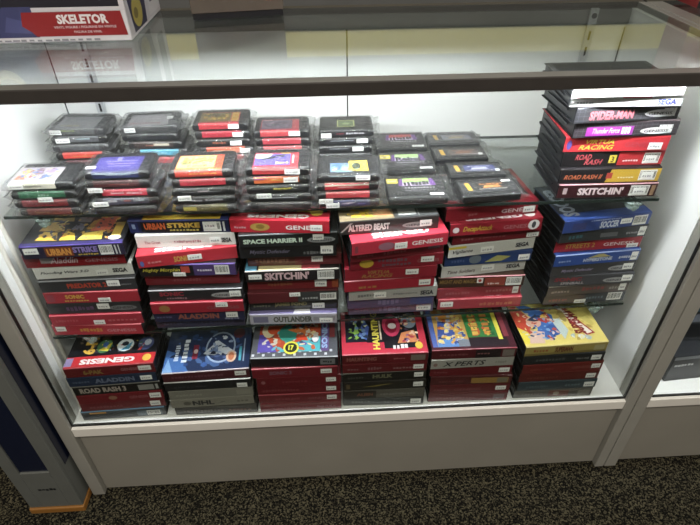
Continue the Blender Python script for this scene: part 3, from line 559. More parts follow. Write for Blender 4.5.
 dict(l='pink game case with big lips on the lid', c='63151f', cc='c0284a', edge='d0506c', s=[('th', 'HAUNTING', .05, .28, .40, .75, '96544e'), ('r', .52, 0, .8, 1, '701a28'), ('g', .6, .35, .74, .55, 'a05a60', 5), ('r', .80, .2, .97, .85, '7e6c64')], cover=[('r', 0, 0, 1, 1, 'cc3050'), ('r', .05, .26, .30, .94, '1c2230'), ('r', .30, .1, .92, .96, '1e1c24'), ('r', .02, .02, .5, .24, 'cf3052'), ('p', [(.08, .5), (.16, .56), (.18, .74), (.2, .56), (.28, .52), (.2, .46), (.18, .3), (.15, .46)], '8cc04a'), ('p', [(.2, .4), (.3, .3), (.34, .6), (.28, .8)], '4a62b4'), ('th', 'HAUNTING', .365, .08, .45, .96, 'e0d048', 90), ('r', .46, .3, .48, .75, 'd8c8b0'), ('n', 0.06, 0.28, 0.34, 0.92, ['2c3c5c', '8cb84a', '1c2438', '6a8cc0', 'c8d0a0', '3a2c50'], 45, 0.04), ('e', .50, .36, .72, .9, 'd83a78'), ('e', .54, .44, .68, .8, '9c1c4c'), ('e', .57, .54, .67, .68, 'e8dce0'), ('p', [(.66, .2), (.9, .22), (.88, .5), (.72, .44)], 'd88450'), ('e', .74, .54, .92, .9, '8c9ab0'), ('e', .76, .6, .82, .76, 'd0586c'), ('n', 0.68, 0.2, 0.95, 0.92, ['d88c60', 'e8b8a0', '8c5c8c', 'c03c5c', 'f0d0b0', '4c3c54'], 45, 0.035), ('e', .86, .06, .95, .22, 'd9b43a'), ('g', .6, .06, .78, .18, 'e0dce0', 4)]),
 dict(l='dark red game case with grey print', c='691a24', s=[('g', .06, .3, .2, .55, '845058', 4), ('g', .3, .3, .47, .7, '845058', 5), ('g', .6, .3, .9, .55, '8c5c60', 8)], st=[(.84, .3, .96, .8)]),
 dict(l='black game case with pale capitals', c='23211f', edge='77746e', s=[('th', 'HULK', .36, .3, .6, .78, '6c6a50'), ('g', .06, .35, .26, .6, '4a4844', 6)], st=[(.86, .3, .97, .85)]),
 dict(l='black game case with dim yellow dashes', c='2a2622', s=[('r', .03, .2, .08, .8, '5c4c34'), ('p', [(.22, .4), (.5, .7), (.6, .75), (.4, .45)], '8a7a3a')], st=[(.85, .3, .97, .85)]),
 dict(l='grey and black game case', c='5c5850', s=[('r', .0, 0, .40, 1, '2e2a26'), ('th', 'ALIEN', .16, .3, .36, .7, '7c4a34'), ('g', .45, .3, .9, .6, '74706a', 12)]),
 dict(l='charcoal game case with grey sticker', c='3b3c3a', s=[('g', .1, .3, .34, .6, '5c5c58', 6), ('g', .5, .3, .78, .6, '50504c', 7)], st=[(.84, .2, .97, .8)]),
],
'B5': [
 dict(l='dark red game case with green title panel', c='5a1824', cc='4a1c2c', edge='a04458', s=[('r', .52, 0, .82, 1, '241a1e'), ('g', .1, .35, .44, .6, '7c3c46', 8), ('g', .54, .4, .7, .6, '8c5a5c', 4), ('r', .84, .12, .98, .9, '7c706a')], cover=[('r', 0, 0, 1, 1, '4c1f30'), ('r', .02, .05, .1, .97, '4a64b4'), ('r', .08, .05, .46, .96, 'c89a4a'), ('p', [(.08, .05), (.46, .05), (.46, .2), (.1, .3)], '5a8cd0'), ('p', [(.1, .3), (.3, .2), (.34, .6), (.14, .66)], '3a56a8'), ('p', [(.14, .66), (.3, .8), (.4, .62), (.36, .9), (.1, .92)], 'e08a30'), ('p', [(.3, .4), (.38, .62), (.44, .34)], 'e0c860'), ('p', [(.2, .5), (.26, .7), (.3, .46)], 'c8c4d0'), ('n', 0.08, 0.06, 0.46, 0.95, ['e0a03c', '3a56a8', 'd8c090', '7a98d0', 'c0602c', '28366c', 'f0d878', 'b8b4c4'], 90, 0.045), ('r', .33, .05, .5, .2, '77808c'), ('r', .46, .24, .82, .96, '2f7a3c'), ('gv', .50, .28, .635, .93, 'c84c2c', 6), ('gv', .52, .3, .61, .93, 'd8a844', 6), ('gv', .655, .28, .79, .93, '1f5a30', 6), ('gv', .67, .3, .76, .93, 'd07a34', 6), ('r', .46, .03, .92, .22, '241e26'), ('n', 0.46, 0.22, 0.82, 0.95, ['d0a83c', '2c6c34', 'c0502c', '3c8c44'], 30, 0.03), ('p', [(.82, .18), (.87, .18), (.87, .92), (.82, .92)], 'e0d040'), ('r', .89, .24, .95, .94, '8c3a4a')]),
 dict(l='white game case with black italic title', c='a09d96', s=[('e', .03, .3, .08, .7, '8a6a64'), ('ti', 'X PERTS', .14, .24, .66, .8, '26262a'), ('g', .78, .3, .92, .6, '8a877e', 5)]),
 dict(l='dark red game case with one sticker', c='6b1a26', s=[('g', .05, .3, .22, .55, '84404a', 5)], st=[(.84, .25, .97, .8)]),
 dict(l='brown red game case with orange stripe', c='562024', s=[('r', .5, .15, .96, .85, '9c7434'), ('r', .82, .2, .95, .8, '77705c'), ('g', .1, .3, .42, .6, '703434', 8)]),
 dict(l='dull dark red game case', c='692026', s=[('t', 'GENESIS', .3, .3, .64, .6, '86444c'), ('g', .05, .3, .22, .6, '86444c', 5)], st=[(.82, .3, .95, .8)]),
 dict(l='faded red game case', c='6c2830', s=[('g', .1, .3, .6, .55, '84484e', 12), ('r', .82, .2, .96, .8, '77666a')]),
],
'B6': [
 dict(l='yellow game case with blue and red figure on lid', c='a8944c', cc='dcc558', edge='d8c47a', s=[('r', .0, .0, 1, .25, '86743c'), ('th', 'SUPERMAN', .36, .25, .58, .85, '6a2a20'), ('g', .1, .4, .28, .7, 'a0522c', 5), ('r', .84, .2, .97, .8, 'b0a678')], cover=[('r', 0, 0, 1, 1, 'dcc765'), ('p', [(0, .95), (.1, .97), (.22, .6), (.1, .2), (.0, .4)], 'c8402c'), ('p', [(0, .05), (.0, .45), (.12, .3), (.2, .08)], 'e3cc3c'), ('n', 0.0, 0.05, 0.98, 0.97, ['e8d890', 'c8b050', 'd0d8d0', 'a8b8b4', 'e0c868', 'b89c48'], 90, 0.05), ('p', [(.1, .96), (.22, .98), (.5, .7), (.46, .3), (.36, .1), (.22, .2), (.26, .6)], '3a6ab8'), ('e', .14, .42, .32, .68, 'd8a48c'), ('p', [(.16, .6), (.3, .74), (.34, .58), (.24, .56)], '28344c'), ('p', [(.26, .62), (.44, .78), (.46, .62), (.38, .5)], 'c83a34'), ('p', [(.3, .66), (.42, .74), (.42, .6)], 'e0b43a'), ('p', [(.06, .06), (.24, .04), (.3, .3), (.14, .36)], 'd4b0a0'), ('e', .34, .2, .5, .46, '2f5aa6'), ('n', 0.08, 0.08, 0.56, 0.92, ['3a6ab8', 'd8a890', '24406c', 'c84c3c', '7aa0d0', 'e8d0b8', 'b8402c'], 70, 0.035), ('p', [(.5, .1), (.6, .3), (.56, .6), (.46, .5)], 'b8c8c4'), ('p', [(.56, .94), (.64, .96), (.90, .2), (.78, .16)], 'b0302c'), ('p', [(.585, .9), (.635, .92), (.87, .22), (.80, .19)], 'e6ddd4'), ('th', 'SUPERMAN', .66, .2, .80, .88, '8c2a28', 90), ('p', [(.68, .92), (.86, .94), (.96, .4), (.9, .4)], 'cdbb5c'), ('e', .58, .5, .66, .8, 'b09a50')]),
 dict(l='black game case with grey spaced capitals', c='26282a', s=[('g', .16, .35, .52, .65, '4f5254', 9), ('g', .66, .3, .82, .6, '6c6c6c', 5)], st=[(.84, .25, .96, .8)]),
 dict(l='red game case with faded lettering', c='74221f', s=[('t', 'GENESIS', .62, .3, .86, .6, '8c4c44'), ('g', .1, .3, .4, .6, '86362e', 8)], st=[(.86, .3, .97, .8)]),
 dict(l='brown red game case', c='64221e', s=[('g', .1, .3, .5, .6, '78382e', 10)], st=[(.84, .2, .96, .75)]),
 dict(l='slate blue game case', c='35424a', s=[('g', .1, .3, .4, .6, '4a5a62', 8), ('g', .6, .3, .8, .6, '5c6c74', 5)], st=[(.84, .2, .97, .8)]),
 dict(l='grey game case with red middle', c='54504a', s=[('r', .44, .1, .7, .9, '6c3a30'), ('g', .1, .3, .38, .6, '6c665e', 7), ('e', .5, .25, .58, .75, '9a8a7c'), ('r', .82, .15, .97, .85, '77726a')]),
],
}

LT = '-.045,-.020'
CARTS = {
'F1': dict(x=.098, y=.071, n='leftmost front stack', g='bagged cartridges in the front row', c=[
  dict(l='cartridge with busy pale label and cream end', c='b9b4bc', end='c4c0ae', lx=(-.05, .024), s=[('g', .3, .3, .7, .7, '5a564c', 10)], cover=[('r', 0, 0, 1, 1, 'a8a2a8'), ('p', [(.05, .1), (.3, .1), (.25, .4), (.08, .4)], 'b06c44'), ('e', .1, .5, .3, .9, 'b0a84c'), ('p', [(.3, .1), (.5, .15), (.4, .5)], 'b4acb4'), ('p', [(.6, .1), (.8, .2), (.74, .5), (.62, .4)], '3f72b8'), ('e', .62, .55, .9, .9, '9a84c0'), ('p', [(.4, .5), (.6, .5), (.55, .9), (.42, .9)], '7c5c6c'), ('e', .34, .2, .42, .4, 'c85c4c'), ('n', 0.02, 0.05, 0.98, 0.95, ['b06c44', 'b0a89c', '3f72b8', '9a84c0', 'b4acb4', '7c5c6c', 'c8b84c', '5c78a8'], 70, 0.06)], st=[(-.052, -.028, 'f')]),
  dict(l='cartridge with green end label', c='1f4a34', end='24603f', s=[('g', .42, .3, .66, .7, 'a0c0a8', 4)]),
  dict(l='cartridge with dark red end label', c='6a2028', end='84222e', s=[('g', .1, .3, .8, .6, '6a3038', 8)], st=[(-.01, .014, 'f', .012)]),
  dict(l='cartridge with brown red end label', c='5c2824', end='74302c', s=[('g', .2, .3, .5, .6, '9a6a44', 5)])]),
'F2': dict(x=.226, y=.069, n='second front stack from left', g='bagged cartridges in the front row', c=[
  dict(l='cartridge with blue purple label', c='40387c', end='2c3058', s=[('g', .3, .5, .85, .8, 'a8b4c8', 10), ('r', 0, .78, 1, .95, '9fb0c0')], cover=[('r', .04, .05, .96, .95, '3f3884'), ('g', .2, .6, .9, .68, '8f86c8', 12), ('g', .25, .4, .85, .48, '9a80b0', 10), ('g', .3, .22, .8, .3, '8a80c0', 10), ('r', .42, .66, .52, .95, '7a74c0')], st=[(-.052, -.036, 't', .012, .02)]),
  dict(l='cartridge with black and red end label', c='2a1c20', end='4a2026', s=[('g', .35, .4, .8, .6, '94423c', 6)]),
  dict(l='cartridge with bright red end label', c='b02440', end='c82a4c', s=[('g', .2, .35, .5, .65, 'e8c4cc', 6), ('g', .55, .35, .9, .65, 'e8c4cc', 6)], st=[(-.06, -.036, 'f', .010)], dx=.006),
  dict(l='cartridge with grey patchwork end label', c='55505c', end='4c4858', s=[('r', .1, .5, .3, .9, 'a8a4ac'), ('r', .45, .55, .6, .9, '9a4a50'), ('r', .66, .5, .9, .9, '8a9098')], st=[(-.058, -.032, 'f', .001)], dx=.005),
  dict(l='bagged black cartridge', c='26262a', end='2c2c30', s=[('g', .3, .3, .7, .6, '55555a', 6)])]),
'F3': dict(x=.363, y=.065, n='third front stack from left', g='bagged cartridges in the front row', c=[
  dict(l='cartridge with orange and yellow label', c='c8642c', end='c23c2c', lx=(-.041, .035), s=[('r', 0, .0, 1, .25, 'a82c24'), ('g', .3, .4, .9, .7, 'e09a3c', 8)], cover=[('r', .02, .05, .82, .95, 'd6b070'), ('p', [(.1, .3), (.3, .3), (.34, .8), (.12, .8)], 'b0a04a'), ('e', .1, .3, .3, .62, '5c6c3c'), ('p', [(.3, .35), (.8, .6), (.78, .7), (.4, .5)], 'd87a2c'), ('g', .35, .1, .7, .22, '4a4a34', 6), ('e', .4, .55, .62, .88, 'c08a58'), ('n', 0.04, 0.1, 0.8, 0.92, ['8c7c3c', 'd0a860', '5c5c34', 'd87a2c', 'e0c890', 'a8542c'], 45, 0.06), ('r', .84, .02, .98, .96, 'c4432e')]),
  dict(l='cartridge with crimson end label', c='b0303c', end='c03044', s=[('g', .2, .35, .85, .6, 'a02434', 10)]),
  dict(l='black cartridge with white print on its end', c='1e1e22', end='202024', s=[('g', .05, .4, .35, .6, '8a8a8c', 6), ('g', .4, .35, .62, .75, 'c8b8c0', 5), ('g', .64, .4, .92, .6, '8a8a8c', 6)]),
  dict(l='black cartridge with pale lettering', c='1f1f23', end='232327', s=[('g', .25, .3, .5, .7, 'b0b0b4', 5), ('r', .56, .3, .6, .7, 'b0b0b4'), ('g', .64, .3, .95, .7, '9a9a9c', 6)], st=[(-.042, -.02, 'f', .009)]),
  dict(l='cartridge with yellow olive end label', c='6a6430', end='5c5630', s=[('r', 0, .1, .3, .9, 'b0a038'), ('g', .4, .3, .9, .7, '7c7440', 6)])]),
'F4': dict(x=.489, y=.065, n='fourth front stack from left', g='bagged cartridges in the front row', c=[
  dict(l='cartridge with red-bordered purple label', c='b8303c', end='c63a40', lx=(-.041, .034), s=[('r', 0, .7, .96, .9, 'd88c8c'), ('g', .1, .35, .9, .5, 'b02c34', 12)], cover=[('r', .02, .05, .82, .92, '5c50a8'), ('p', [(.02, .92), (.4, .92), (.3, .5), (.02, .6)], 'c0c4cc'), ('p', [(.1, .5), (.6, .84), (.66, .78), (.3, .45)], '2c2c34'), ('p', [(.5, .7), (.7, .86), (.66, .6)], '3c3c48'), ('n', 0.04, 0.3, 0.8, 0.9, ['4a4478', '8c88b8', '2c2c3c', '7a74b0'], 26, 0.05), ('g', .5, .12, .8, .3, 'd8c04c', 4), ('r', .6, .9, .8, .97, 'd8a030'), ('g', .86, .1, .92, .8, 'e0b0b0', 1)], st=[(.012, .037, 'f', .003)]),
  dict(l='cartridge with orange end label', c='7a3c8c', end='d0602e', s=[('g', .38, .4, .72, .75, 'e3a83c', 6), ('p', [(0, .75), (.2, .75), (.3, .95), (0, .95)], '6a2c8c')], st=[(.010, .034, 'f', .004)]),
  dict(l='black cartridge with yellow lettering', c='1d1d20', end='1f1f22', s=[('g', .42, .35, .82, .8, 'c8b83c', 7), ('g', .86, .4, .96, .6, '9a9a9a', 2)]),
  dict(l='black cartridge with white lettering', c='212125', end='232327', s=[('g', .22, .35, .9, .7, 'b8b8bc', 14)], st=[(-.040, -.015, 'f', .008)]),
  dict(l='cartridge with grey print', c='3a3538', end='3c383a', s=[('g', .15, .3, .8, .7, '77706c', 14)])]),
'F5': dict(x=.607, y=.065, n='fifth front stack from left', g='bagged cartridges in the front row', c=[
  dict(l='cartridge with blue and yellow label', c='2a2c30', end='25262a', lx=(-.034, .034), s=[('r', 0, .8, 1, .95, '8ea0a8')], cover=[('r', .05, .04, .6, .7, '6a8cb0'), ('e', .08, .2, .34, .66, '3a6ac0'), ('e', .3, .1, .56, .5, '7fa890'), ('p', [(.5, .1), (1, .1), (.98, .9), (.52, .86)], 'e0c23a'), ('e', .58, .2, .82, .74, '3a4430'), ('p', [(.78, .2), (.98, .2), (.92, .6)], 'd88c3c'), ('n', 0.06, 0.06, 0.96, 0.72, ['5c8ca8', 'a8c0a0', '3a4430', 'e0b83a', '7c6c3c'], 36, 0.05)], st=[(.012, .036, 'f', .004)]),
  dict(l='cartridge with red end label under white trim', c='a8a090', end='b52838', s=[('r', 0, .72, 1, .95, 'd8cdb8'), ('g', .3, .35, .66, .55, 'e0b8bc', 5)]),
  dict(l='cartridge with coral red end label', c='c03040', end='cc3c48', s=[('g', .5, .35, .7, .6, 'a82838', 3)]),
  dict(l='cartridge with purple end label', c='2a2a58', end='2e2c5c', s=[('p', [(.3, .5), (.5, .8), (.66, .75), (.5, .4)], 'b0a0c0'), ('g', .72, .3, .9, .6, '5a60a8', 3)], st=[(-.052, -.028, 'f', .010), (-.040, -.017, 'f', .001)])]),
'B1': dict(x=.098, y=.250, n='leftmost back stack', g='bagged cartridges in the back row', c=[
  dict(l='cartridge under cloudy wrap with white sticker', c='77777c', end='4a4a4c', hz=1, s=[('g', .1, .5, .5, .8, '8a9a50', 6)], cover=[('r', .0, .0, 1, 1, '85858a'), ('g', .1, .05, .6, .15, 'a89a60', 6)], st=[(-.050, -.028, 'f', .002)], rz=-4),
  dict(l='bagged grey cartridge with white sticker', c='3c3c40', end='55555a', s=[('g', .45, .5, .8, .9, '9ab0b8', 5)], st=[(-.044, -.018, 'f', .003)]),
  dict(l='bagged charcoal cartridge', c='2c2c2e', end='48484c', hz=1),
  dict(l='cartridge with orange red end label', c='b83028', end='d23c34', s=[('g', .25, .3, .8, .6, 'c07a3c', 7)]),
  dict(l='bagged dark cartridge', c='2c2528', end='5c2c34')]),
'B2': dict(x=.234, y=.252, n='second back stack from left', g='bagged cartridges in the back row', c=[
  dict(l='cartridge under cloudy wrap with two stickers', c='908a90', end='2c2a2c', hz=1, cover=[('r', 0, 0, 1, 1, '99949a'), ('g', .05, .05, .8, .2, '8a5c58', 10), ('g', .2, .5, .8, .6, 'b0a8ac', 8)], st=[(-.045, -.025, 'f', .003), (.030, .042, 't', .03, .042)]),
  dict(l='bagged black cartridge', c='1d1d20', end='222226', st=[]),
  dict(l='black cartridge with brown and cream end', c='2a2626', end='3a2c2c', s=[('r', .5, .4, .9, .9, 'b8b0a0'), ('g', .3, .3, .5, .7, '9a5a48', 3)], dx=.004),
  dict(l='cartridge with light blue end label', c='3c7c98', end='4894b0', s=[('g', .2, .35, .7, .65, '9ac4d0', 6)], dx=.012),
  dict(l='cartridge with red end label', c='9a2430', end='b52c38', s=[], dx=.012)]),
'B3': dict(x=.369, y=.254, n='third back stack from left', g='bagged cartridges in the back row', c=[
  dict(l='cartridge with gold and red label', c='b03040', end='b8303c', lx=(-.040, .036), s=[('g', .2, .4, .7, .7, '8c2430', 8)], cover=[('r', .0, .05, .78, .95, '6c5c34'), ('g', .2, .2, .7, .5, 'c0a030', 4), ('e', .1, .5, .5, .9, '4c4428'), ('n', 0.02, 0.1, 0.78, 0.9, ['8c7430', '4c4428', 'c0a040', '2c2820', 'a86c30'], 50, 0.06), ('r', .8, .05, .98, .95, 'c09440')], st=[(.016, .036, 'f', .004)]),
  dict(l='cartridge with crimson end label', c='982038', end='b02840', s=[('g', .1, .4, .7, .6, '8a2034', 8)], st=[(.020, .040, 'f', .004)]),
  dict(l='black cartridge with small red print', c='1d1d20', end='1f1f22', s=[('g', .25, .3, .62, .75, 'a8563c', 5)], st=[(.014, .036, 'f', .003)]),
  dict(l='cartridge with orange red end label', c='c04028', end='cc5034', s=[('g', .1, .35, .75, .65, 'e8b07c', 10)], st=[(.026, .046, 'f', .003)], dx=.006),
  dict(l='bagged dull red cartridge', c='8c2c30', end='983438', s=[])]),
'B4': dict(x=.486, y=.250, n='fourth back stack from left', g='bagged cartridges in the back row', c=[
  dict(l='cartridge with red and dusky purple label', c='b03844', end='c0404a', lx=(-.041, .034), s=[('g', .1, .4, .9, .6, 'b0343e', 12)], cover=[('r', .02, .05, .82, .95, '5c4c60'), ('p', [(.1, .4), (.5, .75), (.75, .7), (.5, .4)], '3a3444'), ('n', 0.04, 0.1, 0.8, 0.9, ['6c5c74', '443c50', '8c7a8c'], 30, 0.06), ('g', .08, .85, .3, .95, 'c0a0a0', 3)], st=[(.014, .036, 'f', .004)]),
  dict(l='cartridge with red striped end label', c='a82c3c', end='b8384a', s=[('g', .1, .4, .6, .6, '9a2c3c', 6)]),
  dict(l='cartridge with white and red end label', c='b8303c', end='c24850', s=[('g', .05, .3, .9, .7, 'e0c0c0', 8)], st=[(.024, .046, 'f', .000)]),
  dict(l='bagged dark cartridge', c='2a2426', end='4a2c30')]),
'B5': dict(x=.613, y=.244, n='fifth back stack from left', g='bagged cartridges in the back row', c=[
  dict(l='black cartridge with small green label', c='232327', end='222226', lx=(-.040, .038), s=[('g', .25, .3, .45, .6, '8c3440', 3), ('g', .5, .3, .95, .7, 'c0c0c4', 7)], cover=[('r', .28, .2, .72, .85, 'a0a860'), ('r', .31, .25, .69, .8, '5c6a48'), ('e', .4, .4, .6, .6, '8ea070')], st=[(-.050, -.030, 'f', .000)]),
  dict(l='black cartridge with sticker at right', c='1d1d20', end='28282c', s=[('r', .1, .6, .7, .75, '8c9098')], st=[(.020, .042, 'f', .004)]),
  dict(l='black cartridge with sticker right of centre', c='1d1d20', end='242428', s=[('r', .1, .6, .6, .7, '8c9098')], st=[(.014, .036, 'f', .004)]),
  dict(l='bagged dark cartridge', c='2a2a2c', end='303034')]),
}
GART = lambda a, b: [('r', 0, 0, 1, 1, '2b2b2d'), ('p', [(.2, .5), (.86, .5), (.82, .95), (.24, .95)], 'c6b4d8'), ('p', [(.28, .72), (.78, .72), (.76, .98), (.3, .98)], a), ('p', [(.2, .5), (.27, .5), (.3, .95), (.24, .95)], '6a3c8c'), ('p', [(.78, .5), (.88, .5), (.84, .95), (.76, .95)], '6a3c8c'), ('th', b, .3, .5, .78, .78, '26262a') if b else ('g', .3, .5, .78, .78, '26262a', 7), ('g', .3, .3, .86, .42, '9a9a9e', 10), ('g', .3, .16, .86, .24, '66666a', 9)]
HART = lambda c1, c2: [('r', 0, 0, 1, 1, '36373a'), ('p', [(.12, .18), (.2, .15), (.18, .92), (.1, .92)], 'd0a032'), ('p', [(.28, .15), (.9, .15), (.86, .9), (.28, .9)], c1), ('p', [(.4, .35), (.75, .4), (.7, .62), (.45, .6)], c2), ('g', .32, .2, .84, .32, 'a09c98', 9), ('g', .36, .66, .8, .78, c2, 7)]
FLATG, FLATH = 'wide cartridges with yellow tabs', 'wide bagged cartridges with gold stripes'
YT = lambda: [(-.050, -.030, 't', .050, .066, 'd8c23a'), (.022, .046, 't', .006, .013)]
def flat(l, d, cover, st, bag=1, **k): return dict(l=l, c='2b2b2d', d=d, big=1, lx=(-.050, .050), cover=cover, st=st, bag=bag, rz=k.get('rz', 0), **{q: v for q, v in k.items() if q != 'rz'})
FLAT = [
 (.729, .067, flat('wide black cartridge with green and purple label, front one of three in its file', .080, GART('9ec46a', ''), YT())),
 (.727, .165, flat('wide black cartridge with green and purple label, middle one of three in its file', .080, GART('a8cc80', 'Rebel'), YT())),
 (.726, .260, flat('wide black cartridge with red label, rear one of three in its file', .078, GART('b84040', ''), [(.022, .046, 't', .006, .013)])),
 (.860, .066, flat('bagged wide cartridge with orange lettering, front one of four in its file', .060, HART('2a2a2c', 'c07a3c'), [(.030, .046, 't', .044, .05)], rz=3, mf=.003)),
 (.853, .137, flat('bagged wide cartridge with blue label, second from front in its file', .056, HART('3c4480', 'b8b8d0'), [(.036, .044, 't', .016, .024)], mf=.003)),
 (.838, .206, flat('bagged wide cartridge with brown label, third from front in its file', .056, HART('5a4c4c', '8c5a44'), [(.036, .044, 't', .016, .024)], mf=.003)),
 (.838, .276, flat('bagged wide cartridge with grey blue label, rear one of four in its file', .056, HART('7a7c8c', 'b09a6a'), [], hz=1, mf=.003)),
]
for x, y, sp in FLAT:
    cartridge(sp, (x, y, Z2+.0011), math.radians(sp['rz']), sp['l'], FLATG if sp['d'] > .07 else FLATH, big=True)


ORD = ['topmost', 'second from top', 'third from top', 'fourth from top', 'fifth from top', 'sixth from top', 'seventh from top', 'eighth from top', 'bottom one']
STACK = {
 'M1': 'leftmost middle-shelf stack', 'M2': 'second middle-shelf stack from left', 'M3': 'third middle-shelf stack from left',
 'M4': 'fourth middle-shelf stack from left', 'M5': 'fifth middle-shelf stack from left', 'M6': 'rightmost middle-shelf stack',
 'T': 'tall stack on upper shelf', 'B1': 'leftmost bottom-row stack', 'B2': 'second bottom-row stack from left',
 'B3': 'third bottom-row stack from left', 'B4': 'fourth bottom-row stack from left', 'B5': 'fifth bottom-row stack from left', 'B6': 'rightmost bottom-row stack'}
POS = {
 'M1': [(0.119, 0.052, 1.26, 0.67494, 0.02825), (0.1095, 0.063, 1.28, 0.6467, 0.02825), (0.116, 0.066, 1.93, 0.61845, 0.02825), (0.118, 0.0585, 0.33, 0.5902, 0.02825), (0.1165, 0.0575, -0.96, 0.56196, 0.02825), (0.112, 0.059, -0.64, 0.53371, 0.02825), (0.11, 0.0555, -0.32, 0.50547, 0.02825), (0.1035, 0.0565, -2.21, 0.47722, 0.02825)],
 'M2': [(0.305, 0.075, -1.97, 0.70319, 0.02825), (0.312, 0.072, 0.0, 0.67494, 0.02825), (0.3125, 0.0585, 6.77, 0.6467, 0.02825), (0.3075, 0.0565, -1.62, 0.61845, 0.02825), (0.309, 0.066, -1.22, 0.5902, 0.02825), (0.3135, 0.0515, -0.95, 0.56196, 0.02825), (0.312, 0.047, -0.64, 0.53371, 0.02825), (0.309, 0.053, -1.26, 0.50547, 0.02825), (0.3045, 0.066, -0.62, 0.47722, 0.02825)],
 'M3': [(0.4835, 0.063, -5.22, 0.70319, 0.02825), (0.497, 0.0615, 0.33, 0.67494, 0.02825), (0.494, 0.065, -0.66, 0.6467, 0.02825), (0.504, 0.0765, -1.01, 0.61845, 0.02825), (0.498, 0.0635, -0.33, 0.5902, 0.02825), (0.497, 0.0735, -1.65, 0.56196, 0.02825), (0.4955, 0.0665, 0.33, 0.53371, 0.02825), (0.4945, 0.075, -0.64, 0.50547, 0.02825), (0.492, 0.063, -1.97, 0.47722, 0.02825)],
 'M4': [(0.6785, 0.054, 3.97, 0.70319, 0.02825), (0.697, 0.0355, 7.99, 0.67494, 0.02825), (0.6955, 0.053, 7.64, 0.6467, 0.02825), (0.696, 0.058, 2.63, 0.61845, 0.02825), (0.686, 0.059, 0.67, 0.5902, 0.02825), (0.6845, 0.0605, 2.91, 0.56196, 0.02825), (0.6935, 0.0645, 1.66, 0.53371, 0.02825), (0.691, 0.0715, 1.67, 0.50547, 0.02825), (0.6935, 0.0825, 0.33, 0.47722, 0.02825)],
 'M5': [(0.8725, 0.088, 6.3, 0.70319, 0.02825), (0.8815, 0.0775, 4.15, 0.67494, 0.02825), (0.8915, 0.091, 5.87, 0.6467, 0.02825), (0.8855, 0.09, 7.55, 0.61845, 0.02825), (0.8835, 0.093, 3.23, 0.5902, 0.02825), (0.8795, 0.0965, 5.93, 0.56196, 0.02825), (0.8765, 0.089, -0.64, 0.53371, 0.02825), (0.877, 0.0915, 1.65, 0.50547, 0.02825), (0.8805, 0.086, 0.0, 0.47722, 0.02825)],
 'M6': [(1.0925, 0.077, 7.09, 0.67494, 0.02825), (1.096, 0.0815, 4.76, 0.6467, 0.02825), (1.096, 0.088, 3.14, 0.61845, 0.02825), (1.098, 0.0795, 4.04, 0.5902, 0.02825), (1.099, 0.082, 3.22, 0.56196, 0.02825), (1.102, 0.0805, 0.98, 0.53371, 0.02825), (1.1055, 0.085, 3.23, 0.50547, 0.02825), (1.1065, 0.089, 1.92, 0.47722, 0.02825)],
 'T': [(1.04, 0.0555, -0.31, 0.93853, 0.0155), (1.0455, 0.0635, -2.88, 0.91961, 0.01892), (1.06, 0.072, 3.08, 0.89136, 0.02825), (1.068, 0.075, 0.62, 0.86311, 0.02825), (1.0615, 0.0785, -2.17, 0.83487, 0.02825), (1.065, 0.081, -0.62, 0.80662, 0.02825), (1.0645, 0.0725, -0.93, 0.77838, 0.02825), (1.066, 0.069, -1.3, 0.75013, 0.02825)],
 'B1': [(0.119, 0.0136, 2, 0.40366, 0.02825), (0.116, 0.0136, 2, 0.37541, 0.02825), (0.1185, 0.0136, 2, 0.34716, 0.02825), (0.118, 0.0134, 1.83, 0.31892, 0.02825), (0.1155, 0.016, 2, 0.29067, 0.02825), (0.1095, 0.0145, 1.52, 0.26242, 0.02825)],
 'B2': [(0.307, 0.013, 1.61, 0.37541, 0.02825), (0.3055, 0.0115, 0.64, 0.34716, 0.02825), (0.308, 0.0121, 1.01, 0.31892, 0.02825), (0.306, 0.0121, 0.99, 0.29067, 0.02825), (0.309, 0.0125, -0.93, 0.26242, 0.02825)],
 'B3': [(0.49, 0.013, -1.61, 0.40366, 0.02825), (0.4895, 0.0105, 0.0, 0.37541, 0.02825), (0.496, 0.011, 0.35, 0.34716, 0.02825), (0.494, 0.0125, -0.33, 0.31892, 0.02825), (0.4945, 0.011, -0.33, 0.29067, 0.02825), (0.4945, 0.0105, 0.0, 0.26242, 0.02825)],
 'B4': [(0.6765, 0.0116, -0.67, 0.40366, 0.02825), (0.6765, 0.0115, -0.33, 0.37541, 0.02825), (0.6765, 0.0125, 0.33, 0.34716, 0.02825), (0.678, 0.011, -0.33, 0.31892, 0.02825), (0.678, 0.0115, -0.64, 0.29067, 0.02825), (0.6775, 0.0135, -1.9, 0.26242, 0.02825)],
 'B5': [(0.8615, 0.013, -0.65, 0.40366, 0.02825), (0.862, 0.013, 0.64, 0.37541, 0.02825), (0.8635, 0.016, -0.63, 0.34716, 0.02825), (0.867, 0.013, -1.59, 0.31892, 0.02825), (0.868, 0.0135, -0.92, 0.29067, 0.02825), (0.867, 0.0129, -1.52, 0.26242, 0.02825)],
 'B6': [(1.057, 0.0136, 2, 0.40366, 0.02825), (1.0575, 0.0125, 0.93, 0.37541, 0.02825), (1.062, 0.0124, 1.22, 0.34716, 0.02825), (1.061, 0.0125, 0.32, 0.31892, 0.02825), (1.063, 0.011, 0.31, 0.29067, 0.02825), (1.06, 0.012, -0.98, 0.26242, 0.02825)],
}
GRP = {'M': 'boxed games on the middle shelf', 'T': 'boxed games in the tall stack', 'B': 'boxed games on the case floor'}
for k, rows in POS.items():
    n = len(rows)
    for i, (x, y, rz, z, t) in enumerate(rows):
        sp = CASES[k][i]; o = 'bottom one' if i == n-1 else ORD[i]
        game_case(sp, (x, y, z), math.radians(rz), t-.0003, '%s, %s, %s' % (sp['l'], o, STACK[k]), GRP[k[0]])

